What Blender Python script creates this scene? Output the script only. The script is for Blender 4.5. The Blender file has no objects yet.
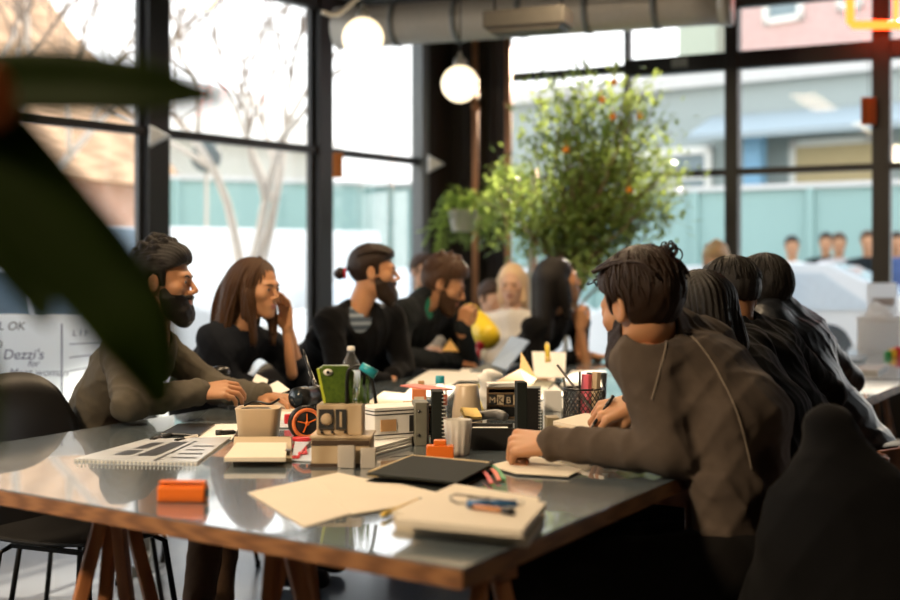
import bpy, math, random
import numpy as np
from mathutils import Vector, Matrix
random.seed(7); rng = np.random.default_rng(7)
SC = bpy.context.scene
COL = SC.collection
V = Vector
PI = math.pi
CAMZ = 1.17; HY = 283.0; F = 1300.0; TZ = 0.75

def P(px, py, d):            # a point at depth d seen at that spot of the 900x600 frame
    return V(((px-450)*d/F, d, CAMZ-(py-HY)*d/F))
def PT(px, py, z=TZ):        # a point on a level surface of height z
    d = (CAMZ-z)*F/(py-HY)
    return V(((px-450)*d/F, d, z))

# ------------------------------------------------------------ materials
def _n(nt, t, **kw):
    n = nt.nodes.new(t)
    for k, v in kw.items(): setattr(n, k, v)
    return n
def mat(name, col, rough=.6, metal=0, var=.12, vscale=30, bump=0, bscale=200, sheen=0, coat=0, trans=0, ior=1.45, emit=None, estr=0, spec=.5, sss=0, wood=False, col2=None, stretch=(1,1,1), alpha=1):
    m = bpy.data.materials.new(name); m.use_nodes = True
    nt = m.node_tree; b = nt.nodes['Principled BSDF']
    tc = _n(nt, 'ShaderNodeTexCoord'); mp = _n(nt, 'ShaderNodeMapping'); mp.inputs['Scale'].default_value = stretch
    nt.links.new(tc.outputs['Object'], mp.inputs['Vector'])
    no = _n(nt, 'ShaderNodeTexNoise'); no.inputs['Scale'].default_value = vscale; no.inputs['Detail'].default_value = 4
    nt.links.new(mp.outputs['Vector'], no.inputs['Vector'])
    mx = _n(nt, 'ShaderNodeMix', data_type='RGBA')
    c2 = col2 if col2 else tuple(c*(1-var*2) for c in col)
    c1 = col if col2 else tuple(min(1, c*(1+var*.6)) for c in col)
    mx.inputs['A'].default_value = (*c1, 1); mx.inputs['B'].default_value = (*c2, 1)
    if wood:
        wv = _n(nt, 'ShaderNodeTexWave'); wv.inputs['Scale'].default_value = vscale*.3; wv.inputs['Distortion'].default_value = 6
        wv.inputs['Detail'].default_value = 3
        nt.links.new(mp.outputs['Vector'], wv.inputs['Vector']); nt.links.new(wv.outputs['Fac'], mx.inputs['Factor'])
    else:
        nt.links.new(no.outputs['Fac'], mx.inputs['Factor'])
    nt.links.new(mx.outputs['Result'], b.inputs['Base Color'])
    b.inputs['Roughness'].default_value = rough; b.inputs['Metallic'].default_value = metal
    b.inputs['Specular IOR Level'].default_value = spec
    b.inputs['Sheen Weight'].default_value = sheen; b.inputs['Coat Weight'].default_value = coat
    b.inputs['Transmission Weight'].default_value = trans; b.inputs['IOR'].default_value = ior
    b.inputs['Alpha'].default_value = alpha
    if sss:
        b.inputs['Subsurface Weight'].default_value = sss; b.inputs['Subsurface Scale'].default_value = .01
        b.inputs['Subsurface Radius'].default_value = (1, .35, .2)
    if emit:
        b.inputs['Emission Color'].default_value = (*emit, 1); b.inputs['Emission Strength'].default_value = estr
    if bump:
        n2 = _n(nt, 'ShaderNodeTexNoise'); n2.inputs['Scale'].default_value = bscale; n2.inputs['Detail'].default_value = 3
        nt.links.new(mp.outputs['Vector'], n2.inputs['Vector'])
        bp = _n(nt, 'ShaderNodeBump'); bp.inputs['Strength'].default_value = bump; bp.inputs['Distance'].default_value = .01
        nt.links.new(n2.outputs['Fac'], bp.inputs['Height']); nt.links.new(bp.outputs['Normal'], b.inputs['Normal'])
    return m
def leafmat(name, a, b, rough=.25, tr=.25, tint=(1.6, 1.5, .8), spec=.6):
    m = mat(name, a, rough, col2=b, vscale=25, spec=spec); nt = m.node_tree; bs = nt.nodes['Principled BSDF']; out = nt.nodes['Material Output']
    tl = _n(nt, 'ShaderNodeBsdfTranslucent'); tl.inputs['Color'].default_value = (min(1, a[0]*tint[0]), min(1, a[1]*tint[1]), min(1, a[2]*tint[2]), 1); mx = _n(nt, 'ShaderNodeMixShader'); mx.inputs[0].default_value = tr
    nt.links.new(bs.outputs[0], mx.inputs[1]); nt.links.new(tl.outputs[0], mx.inputs[2]); nt.links.new(mx.outputs[0], out.inputs['Surface']); return m
def pane_mat(name, tint=(1,1,1), refl=.3):   # thin glass: lets light straight through, mirrors at grazing angles
    m = bpy.data.materials.new(name); m.use_nodes = True; nt = m.node_tree; nt.nodes.clear()
    o = _n(nt, 'ShaderNodeOutputMaterial'); t = _n(nt, 'ShaderNodeBsdfTransparent'); g = _n(nt, 'ShaderNodeBsdfGlossy')
    g.inputs['Roughness'].default_value = .02; t.inputs['Color'].default_value = (*tint, 1)
    fr = _n(nt, 'ShaderNodeFresnel'); fr.inputs['IOR'].default_value = 1.35
    mu = _n(nt, 'ShaderNodeMath', operation='MULTIPLY'); mu.inputs[1].default_value = refl
    mx = _n(nt, 'ShaderNodeMixShader')
    nt.links.new(fr.outputs[0], mu.inputs[0]); nt.links.new(mu.outputs[0], mx.inputs[0])
    nt.links.new(t.outputs[0], mx.inputs[1]); nt.links.new(g.outputs[0], mx.inputs[2]); nt.links.new(mx.outputs[0], o.inputs[0])
    return m

# ------------------------------------------------------------ objects
def tag(o, label=None, cat=None, group=None, kind=None):
    if label: o['label'] = label
    if cat: o['category'] = cat
    if group: o['group'] = group
    if kind: o['kind'] = kind
    return o
def empty(name, loc, label=None, cat=None, rz=0, group=None):
    o = bpy.data.objects.new(name, None); COL.objects.link(o)
    o.matrix_world = Matrix.Translation(V(loc)) @ Matrix.Rotation(rz, 4, 'Z')
    o.location = loc; o.rotation_euler = (0, 0, rz); o.empty_display_size = .05
    return tag(o, label, cat, group)
def mw_of(o):
    m = Matrix.Translation(o.location) @ o.rotation_euler.to_matrix().to_4x4()
    return mw_of(o.parent) @ m if o.parent else m
def copy_tree(o, parent=None):
    c = o.copy(); COL.objects.link(c)
    if parent: c.parent = parent
    for ch in list(o.children): copy_tree(ch, c)
    return c
class MB:
    """collects faces; build() links them as one mesh object"""
    def __init__(s): s.v = []; s.f = []; s.m = []; s.sm = []; s.mi = 0
    def add(s, vs, fs, smooth=False):
        b = len(s.v); s.v += [tuple(x) for x in vs]
        for f in fs: s.f.append([b+i for i in f]); s.m.append(s.mi); s.sm.append(smooth)
        return s
    def box(s, c, size, rz=0, M=None, taper=1):
        x, y, z = [k/2 for k in size]; vs = []
        R = M if M is not None else Matrix.Rotation(rz, 3, 'Z')
        for zz in (-z, z):
            t = taper if zz > 0 else 1
            for xx, yy in ((-x,-y),(x,-y),(x,y),(-x,y)): vs.append(V(c)+R@V((xx*t, yy*t, zz)))
        return s.add(vs, [(3,2,1,0),(4,5,6,7),(0,1,5,4),(1,2,6,5),(2,3,7,6),(3,0,4,7)])
    def bar(s, a, b, w, h, up=(0,0,1)):
        a, b = V(a), V(b); d = (b-a); L = d.length; d.normalize()
        x = d.cross(V(up))
        if x.length < 1e-4: x = d.cross(V((0,1,0)))
        x.normalize(); z = x.cross(d)
        return s.box((a+b)/2, (w, L, h), M=Matrix((x, d, z)).transposed())
    def prism(s, pts, z0, z1):      # polygon seen from above, counter-clockwise
        n = len(pts); vs = [(p[0], p[1], z0) for p in pts]+[(p[0], p[1], z1) for p in pts]
        return s.add(vs, [tuple(range(n-1,-1,-1)), tuple(range(n, 2*n))]+[(i, (i+1)%n, n+(i+1)%n, n+i) for i in range(n)])
    def tube(s, pts, r, n=8, cap=True):
        pts = [V(p) for p in pts]; N = len(pts)
        rs = r if hasattr(r, '__len__') else [r]*N
        t0 = (pts[1]-pts[0]).normalized(); u = t0.orthogonal().normalized(); vs = []
        for i, p in enumerate(pts):
            t = (pts[min(i+1, N-1)]-pts[max(i-1, 0)])
            t = t.normalized() if t.length > 1e-9 else t0
            u = u-t*u.dot(t)
            u = u.normalized() if u.length > 1e-6 else t.orthogonal().normalized()
            w = t.cross(u)
            for k in range(n):
                a = 2*PI*k/n; vs.append(p+(u*math.cos(a)+w*math.sin(a))*rs[i])
        fs = [(i*n+k, i*n+(k+1)%n, (i+1)*n+(k+1)%n, (i+1)*n+k) for i in range(N-1) for k in range(n)]
        if cap: fs += [tuple(range(n-1,-1,-1)), tuple(range((N-1)*n, N*n))]
        return s.add(vs, fs, True)
    def lathe(s, prof, c=(0,0,0), n=24, M=None, sx=1, sy=1, smooth=True):   # prof: (radius, z)
        vs = []; N = len(prof); R = M if M is not None else Matrix.Identity(3)
        for r, z in prof:
            for k in range(n):
                a = 2*PI*k/n; vs.append(V(c)+R@V((r*math.cos(a)*sx, r*math.sin(a)*sy, z)))
        fs = [(i*n+k, i*n+(k+1)%n, (i+1)*n+(k+1)%n, (i+1)*n+k) for i in range(N-1) for k in range(n)]
        if prof[0][0] > 1e-5: fs.append(tuple(range(n-1,-1,-1)))
        if prof[-1][0] > 1e-5: fs.append(tuple(range((N-1)*n, N*n)))
        return s.add(vs, fs, smooth)
    def ball(s, c, r, n=16, sc=(1,1,1)):
        prof = [(r*math.sin(PI*i/(n//2)), -r*math.cos(PI*i/(n//2))) for i in range(n//2+1)]
        prof[0] = (1e-6, prof[0][1]); prof[-1] = (1e-6, prof[-1][1])
        return s.lathe(prof, c, n, M=Matrix.Diagonal(sc))
    def build(s, name, mats, parent=None, bevel=0, world=False, smooth=None, sub=0):
        me = bpy.data.meshes.new(name)
        used = sorted({i for f in s.f for i in f})
        if len(used) < len(s.v):
            mp = {o: n for n, o in enumerate(used)}; s.v = [s.v[i] for i in used]; s.f = [[mp[i] for i in f] for f in s.f]
        vs = s.v
        if world and parent is not None:
            inv = mw_of(parent).inverted(); vs = [tuple(inv@V(v)) for v in vs]
        me.from_pydata(vs, [], s.f)
        for m in (mats if isinstance(mats, (list, tuple)) else [mats]): me.materials.append(m)
        me.polygons.foreach_set('material_index', s.m)
        me.polygons.foreach_set('use_smooth', s.sm if smooth is None else [smooth]*len(s.sm))
        me.update()
        o = bpy.data.objects.new(name, me); COL.objects.link(o)
        if parent is not None: o.parent = parent
        if bevel:
            b = o.modifiers.new('bevel', 'BEVEL'); b.width = bevel; b.segments = 2; b.limit_method = 'ANGLE'; b.harden_normals = False
        if sub:
            q = o.modifiers.new('sub', 'SUBSURF'); q.levels = sub; q.render_levels = sub
        return o

# ------------------------------------------------------------ distance fields -> smooth closed meshes
f32 = np.float32
def rc(p, a, b, r1, r2):
    a = np.array(a, f32); b = np.array(b, f32); ba = b-a; pa = p-a
    t = np.clip(pa@ba/max(float(ba@ba), 1e-9), 0, 1)
    return np.linalg.norm(pa-t[:, None]*ba, axis=1)-(r1+(r2-r1)*t)
def ell(p, c, r, R=None):
    q = p-np.array(c, f32)
    if R is not None: q = q@np.array(R, f32)
    r = np.array(r, f32); k0 = np.linalg.norm(q/r, axis=1); k1 = np.linalg.norm(q/(r*r), axis=1)
    return k0*(k0-1)/np.maximum(k1, 1e-6)
def smin(a, b, k):
    h = np.maximum(k-np.abs(a-b), 0)/k
    return np.minimum(a, b)-h*h*k*.25
def smax(a, b, k): return -smin(-a, -b, k)
def plane(p, c, n):
    n = np.array(n, f32); n = n/np.linalg.norm(n)
    return (p-np.array(c, f32))@n
def torus(p, c, ax, R, r):
    q = p-np.array(c, f32); ax = np.array(ax, f32); ax = ax/np.linalg.norm(ax); h = q@ax
    l = np.linalg.norm(q-h[:, None]*ax, axis=1)
    return np.hypot(l-R, h)-r
def folds(p, amp, s=1.0):
    x, y, z = p[:, 0]*s, p[:, 1]*s, p[:, 2]*s
    n1 = np.sin(27*x+15*z+2.2*np.sin(10*y+7*z)+1.3*np.sin(23*y)); n2 = np.sin(-17*x+24*z+14*y+2*np.sin(9*x+4))
    return amp*(.55-(1-np.abs(n1))**2*.8-(1-np.abs(n2))**2*.6)
def mesh_field(f, lo, hi, h, B=6):
    lo = np.array(lo, f32); nb = np.ceil((np.array(hi)-lo)/h/B).astype(int)+1; N = nb*B
    bi = np.stack(np.meshgrid(*[np.arange(k) for k in nb], indexing='ij'), -1).reshape(-1, 3)
    cc = lo+(bi*B+(B-1)/2)*h
    dv = f(cc.astype(f32)); near = np.abs(dv) < h*B*1.45
    D = np.repeat(np.repeat(np.repeat(dv.reshape(nb), B, 0), B, 1), B, 2).astype(f32)
    off = np.stack(np.meshgrid(*[np.arange(B)]*3, indexing='ij'), -1).reshape(-1, 3)
    sel = bi[near]
    for s in range(0, len(sel), 4000):
        ii = (sel[s:s+4000, None, :]*B+off[None]).reshape(-1, 3)
        D[ii[:, 0], ii[:, 1], ii[:, 2]] = f((lo+ii*h).astype(f32))
    S = D < 0
    c8 = [(0,0,0),(1,0,0),(0,1,0),(1,1,0),(0,0,1),(1,0,1),(0,1,1),(1,1,1)]
    n0, n1, n2 = N-1
    cnt = sum(S[a:a+n0, b:b+n1, c:c+n2].astype(np.int8) for a, b, c in c8)
    act = (cnt > 0) & (cnt < 8); idx = np.full(act.shape, -1, np.int64); ai = np.argwhere(act); idx[act] = np.arange(len(ai))
    vals = np.stack([D[ai[:, 0]+a, ai[:, 1]+b, ai[:, 2]+c] for a, b, c in c8], 1)
    acc = np.zeros((len(ai), 3)); w = np.zeros(len(ai))
    for i in range(8):
        for j in range(i+1, 8):
            if sum(abs(c8[i][k]-c8[j][k]) for k in range(3)) != 1: continue
            a, b = vals[:, i], vals[:, j]; m = (a < 0) != (b < 0)
            t = np.where(m, a/np.where(m, a-b, 1), 0)
            pt = np.array(c8[i])+t[:, None]*(np.array(c8[j])-np.array(c8[i]))
            acc[m] += pt[m]; w[m] += 1
    verts = lo+(ai+acc/w[:, None])*h
    F_ = []
    for ax in range(3):
        sl0 = [slice(1, n) for n in (N-1)]; sl0[ax] = slice(0, N[ax]-1)
        sl1 = list(sl0); sl1[ax] = slice(1, N[ax])
        a, b = S[tuple(sl0)], S[tuple(sl1)]
        e = np.argwhere(a != b)
        if not len(e): continue
        sg = a[tuple(e.T)]
        e = e+1; e[:, ax] -= 1
        u, v = (ax+1) % 3, (ax+2) % 3
        def g(du, dv):
            q = e.copy(); q[:, u] -= du; q[:, v] -= dv; return idx[q[:, 0], q[:, 1], q[:, 2]]
        q = np.stack([g(1,1), g(0,1), g(0,0), g(1,0)], 1)
        q[~sg] = q[~sg][:, ::-1]; F_.append(q)
    return verts, np.concatenate(F_)
def relax(v, f, it=1, lam=.5):
    for _ in range(it):
        acc = np.zeros_like(v); c = np.zeros(len(v))
        for k in range(4):
            a, b = f[:, k], f[:, (k+1) % 4]
            np.add.at(acc, a, v[b]); np.add.at(c, a, 1); np.add.at(acc, b, v[a]); np.add.at(c, b, 1)
        v = v+(acc/c[:, None]-v)*lam
    return v
class NM:
    """numpy meshes joined into one object"""
    def __init__(s): s.V = []; s.F = []; s.M = []; s.n = 0
    def add(s, v, f, mi=0):
        s.V.append(v); s.F.append(f+s.n); s.n += len(v)
        s.M.append(np.full(len(f), mi) if np.isscalar(mi) else mi)
    def build(s, name, mats, parent, extra=None):
        v = np.concatenate(s.V); f = np.concatenate(s.F); mi = np.concatenate(s.M)
        inv = np.array(mw_of(parent).inverted()) if parent is not None else np.eye(4)
        v = v@inv[:3, :3].T+inv[:3, 3]
        ev, ef = [], []
        if extra is not None:
            ev = [tuple(V(inv[:3, :3]@np.array(x)+inv[:3, 3])) for x in extra.v]; ef = extra.f
        me = bpy.data.meshes.new(name); nv, nf = len(v), len(f)
        if ev:
            me.from_pydata(v.tolist()+ev, [], f.tolist()+[[i+nv for i in q] for q in ef])
            mi = np.concatenate([mi, np.zeros(len(ef), int)])
        else:
            me.vertices.add(nv); me.vertices.foreach_set('co', v.astype(f32).ravel())
            me.loops.add(nf*4); me.loops.foreach_set('vertex_index', f.astype(np.int32).ravel())
            me.polygons.add(nf); me.polygons.foreach_set('loop_start', np.arange(0, nf*4, 4, dtype=np.int32))
            me.polygons.foreach_set('loop_total', np.full(nf, 4, np.int32))
            me.update(calc_edges=True); me.validate()
        for m in mats: me.materials.append(m)
        if len(me.polygons) == len(mi): me.polygons.foreach_set('material_index', mi.astype(np.int32))
        me.polygons.foreach_set('use_smooth', np.ones(len(me.polygons), bool)); me.update()
        o = bpy.data.objects.new(name, me); COL.objects.link(o)
        if parent is not None: o.parent = parent
        return o
def bez(pts, n=12):        # smooth curve through points
    pts = [V(p) for p in pts]; out = []
    for i in range(len(pts)-1):
        p0, p1, p2, p3 = pts[max(i-1, 0)], pts[i], pts[i+1], pts[min(i+2, len(pts)-1)]
        for k in range(n):
            t = k/n
            out.append(.5*((2*p1)+(p2-p0)*t+(2*p0-5*p1+4*p2-p3)*t*t+(3*p1-p0-3*p2+p3)*t**3))
    return out+[pts[-1]]
# ============================================================ people
def basis(fwd, up=(0,0,1), roll=0):
    f = V(fwd).normalized(); r = f.cross(V(up)).normalized(); u = r.cross(f)
    if roll:
        q = Matrix.Rotation(roll, 3, f); r = q@r; u = q@u
    return Matrix((r, f, u)).transposed()        # columns: person's right, forward, up
SKIN = {}
def skin(name, c):
    return mat('skin_'+name, c, rough=.5, var=.06, vscale=18, bump=.04, bscale=420, sss=.12)
M_LIP = mat('lip', (.36, .13, .10), .45, var=.05)
M_EYEW = mat('eye_white', (.5, .46, .42), .2, var=.02)
M_IRIS = mat('iris', (.03, .018, .01), .1, var=.05)

def head_field(neck, jaw=1.0, fem=False):
    ez = .006
    def f(p):
        q = p.copy(); q[:, 0] = np.abs(q[:, 0])
        d = ell(q, (0, -.014, .035), (.074, .094, .083))
        d = smin(d, ell(q, (0, .018, -.03), (.058*jaw, .070, .078)), .03)
        d = smin(d, rc(q, (.044*jaw, .0, -.062+(.006 if fem else 0)), (.008, .066, -.092), .019, .014 if fem else .016), .03 if fem else .025)
        d = smin(d, ell(q, (.040, .058, -.016), (.021, .020, .019)), .03 if fem else .02)
        d = smin(d, rc(q, (0, .084, .026), (.036, .074, .026), .0085 if fem else .011, .007 if fem else .009), .018)
        d = smax(d, -(np.linalg.norm(q-np.array((.031, .103, ez), f32), axis=1)-.0175), .012)
        d = smin(d, smax(np.linalg.norm(q-np.array((.031, .0725, ez), f32), axis=1)-.0158, -ell(q, (.031, .090, ez-.0005), (.0125, .012, .0046)), .0015), .003)
        d = smin(d, rc(q, (0, .086, .016), (0, .106 if fem else .110, -.021), .0052 if fem else .0062, .0078 if fem else .0095), .009)
        d = smin(d, ell(q, (.0105, .099, -.027), (.0075, .010, .0075)), .005)
        d = smax(d, -(np.linalg.norm(q-np.array((.006, .106, -.0345), f32), axis=1)-.0042), .003)
        d = smin(d, ell(q, (0, .074, -.056), (.030, .022, .026)), .018)
        d = smin(d, ell(q, (0, .0955, -.0535), (.021, .0065, .0048)), .004)
        d = smin(d, ell(q, (0, .0935, -.0635), (.018, .0070, .0058)), .004)
        d = smin(d, ell(q, (0, .076, -.092), (.018, .017, .015)), .022)
        e = ell(q, (.079, -.010, -.002), (.0085, .019, .031))
        e = smax(e, -ell(q, (.0875, -.006, .001), (.0065, .012, .021)), .004)
        d = smin(d, e, .006)
        n = rc(p, (0, -.022, -.045), neck, .045 if fem else .050, .048 if fem else .055)
        d = smin(d, n, .03)
        return d
    return f
def to_world(v, R, o, s=1):
    return v*s@np.array(R).T+np.array(o)

def hair_short(vol=1.0, curly=0, bald_sides=False, seed=1, nape=-.050):
    r = np.random.default_rng(seed)
    th = .010*vol
    cs = []
    if curly:
        for _ in range(curly):
            a = r.normal(size=3); a /= np.linalg.norm(a)
            if a[2] < -.15 or (a[1] > .55 and a[2] < .45): continue
            c = np.array((0, -.014, .037))+a*np.array((.078, .100, .088+.014*vol))*r.uniform(.95, 1.04)
            cs.append((c, r.uniform(.008, .017)))
    def f(p):
        q = p.copy(); q[:, 0] = np.abs(q[:, 0])
        side = .004 if bald_sides else .006+th*.5
        d = ell(q, (0, -.016, .037), (.074+side, .094+th, .083+th*1.5))
        d = smin(d, ell(q, (0, .04, .088), (.052, .050, .020+.014*vol)), .02)
        top = -(-.42*(q[:, 1]-.086)+.9*(q[:, 2]-.070))
        back = smax(smax(q[:, 1]+.020, -(q[:, 2]-nape), .01), q[:, 0]-.084-.5*np.minimum(q[:, 2]+.02, 0), .01)
        side_ = smax(np.maximum(q[:, 1]-.026, -(q[:, 1]+.03)), -(q[:, 2]+.010), .006)
        reg = np.minimum(np.minimum(top, back), side_)
        ear = ell(q, (.082, -.010, -.002), (.014, .023, .034))
        if curly:
            cd = None
            for c, rr in cs:
                t = np.linalg.norm(p-c.astype(f32), axis=1)-rr
                cd = t if cd is None else np.minimum(cd, t)
            d = smin(d, cd, .006)
        d = smax(d, reg, .008)
        d = smax(d, -ear, .004)
        ang = np.arctan2(p[:, 0], p[:, 2])
        d = d+.0012*np.sin(60*ang+3*np.sin(40*p[:, 1]))*np.exp(-((p[:,2]-.1)/.1)**2)+.0008*np.sin(300*p[:, 0]+90*p[:, 1])
        return d
    return f
def hair_long(tail, vol=1.0, part=0, width=.075, front=.02):
    """hair falling to `tail` points (local coordinates)"""
    def f(p):
        q = p.copy(); q[:, 0] = np.abs(q[:, 0])
        face = ell(q, (0, .108, -.03), (.054, .085, .116))
        body = ell(q, (0, -.024, .036), (.082*vol, .102*vol, .092*vol))
        curtain = rc(q, (.070, -.008, .02), (.068, front-.01, -.10), .018, .022)
        back = rc(q, (.03, -.07, .03), (.038, -.078, -.10), .045, .04)
        d = smin(body, smin(curtain, back, .03), .03)
        d = smax(d, -face, .012)
        cut = smax(plane(q, (0, .0, -.13), (0, 0, -1)), d, .01)
        d = cut
        for a, b, r1, r2 in tail: d = smin(d, rc(p, a, b, r1, r2), .03)
        ang = np.arctan2(p[:, 0], p[:, 1]+.02)
        d = d+.0018*np.sin(38*ang+2*np.sin(25*p[:, 2]))+.0009*np.sin(95*ang+6*np.sin(14*p[:, 2]))
        return smax(d, -(ell(q, (0, .1, -.035), (.052, .07, .10))), .006)
    return f
def beard_field(full=1.0, seed=3):
    def f(p):
        q = p.copy(); q[:, 0] = np.abs(q[:, 0])
        d = ell(q, (0, .020, -.036), (.0635, .0775, .083))
        d = smin(d, ell(q, (0, .078, -.100), (.030, .026, .020+.014*full)), .03)
        d = smin(d, rc(q, (.052, .0, -.055), (.012, .07, -.104), .018, .020*full), .03)
        d = smin(d, ell(q, (0, .094, -.0445), (.026, .010, .007)), .008)
        line = q[:, 2]-(-.036+np.clip((.045-q[:, 1])*1.3, 0, .062))
        d = smax(d, line, .006)
        d = smax(d, -(q[:, 1]-.004+.2*np.minimum(q[:,2]+.03,0)), .006)
        d = smax(d, -(ell(q, (0, .108, -.0595), (.020, .022, .0085))), .004)
        return d+.0013*np.sin(240*p[:, 0]+60*p[:, 2])*np.sin(170*p[:, 2]+50*p[:, 1])
    return f

def hand_field(curl=(.5, .6, .4), spread=.06, thumb=0, fore=.055, mirror=1, fr=(.0295, .0225), index=None):
    segs = []
    xs = (-.031, -.010, .011, .030); Ls = (.074, .082, .076, .060); kn = (.086, .091, .087, .078)
    for i in range(4):
        c = curl if not (i == 0 and index) else index
        p = np.array((xs[i], kn[i], 0.)); a = 0; sp = (i-1.4)*spread
        for j, fr_ in enumerate((.48, .30, .22)):
            a += c[j]; d = np.array((math.sin(sp)*math.cos(a), math.cos(a)*math.cos(sp), -math.sin(a)))
            q = p+d*Ls[i]*fr_; r0 = (.0095, .0083, .0075)[j]*(.9 if i == 3 else 1); segs.append((p, q, r0, r0*.9)); p = q
    t = thumb
    th = [(-.022, .012, -.008), (-.044+.010*t, .042, -.020), (-.054+.030*t, .070, -.030-.006*t), (-.052+.046*t, .093, -.036-.012*t)]
    tr = (.0150, .0118, .0098, .0080)
    def f(p0):
        p = p0.copy(); p[:, 0] *= mirror
        q = p.copy(); q[:, 2] *= 1.22
        d = rc(q, (0, -fore, 0), (0, .006, 0), *fr)
        for i in range(4):
            d = smin(d, rc(q, (xs[i]*.55, .01, 0), (xs[i], kn[i]-.004, 0), .0165, .0118), .012)
        for i in range(3): d = smin(d, rc(p, th[i], th[i+1], tr[i], tr[i+1]), .010)
        g = None
        for a, b, r1, r2 in segs:
            t_ = rc(p, a, b, r1, r2); g = t_ if g is None else np.minimum(g, t_)
        return smin(d, g, .005)
    return f

def spine_field(sp, side):
    """sp: list of (point, half width, radius) from pelvis to shoulders"""
    side = np.array(V(side).normalized(), f32)
    def f(p):
        d = None
        for (a, w1, r1), (b, w2, r2) in zip(sp[:-1], sp[1:]):
            a_ = np.array(a, f32); b_ = np.array(b, f32); ba = b_-a_; pa = p-a_
            t = np.clip(pa@ba/max(float(ba@ba), 1e-9), 0, 1); o = pa-t[:, None]*ba
            s = o@side; r = r1+(r2-r1)*t; w = w1+(w2-w1)*t
            o2 = o-s[:, None]*side
            e = np.hypot(np.linalg.norm(o2, axis=1), s*r/(r+w))-r
            d = e if d is None else smin(d, e, .05)
        return d
    return f
def project(f, p, it=12):
    p = np.array([p], f32)
    for _ in range(it):
        d = f(p)[0]; e = .004; g = np.array([f(p+np.array([v], f32))[0]-d for v in ((e,0,0),(0,e,0),(0,0,e))])
        n = np.linalg.norm(g); p = p-(d*g/max(n, 1e-6)/max(n/e, .5)*1.0)[None].astype(f32)*1.0
        if abs(d) < 2e-4: break
    return V(p[0])
def bounds(pts, m):
    a = np.array([tuple(x) for x in pts]); return a.min(0)-m, a.max(0)+m

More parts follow.
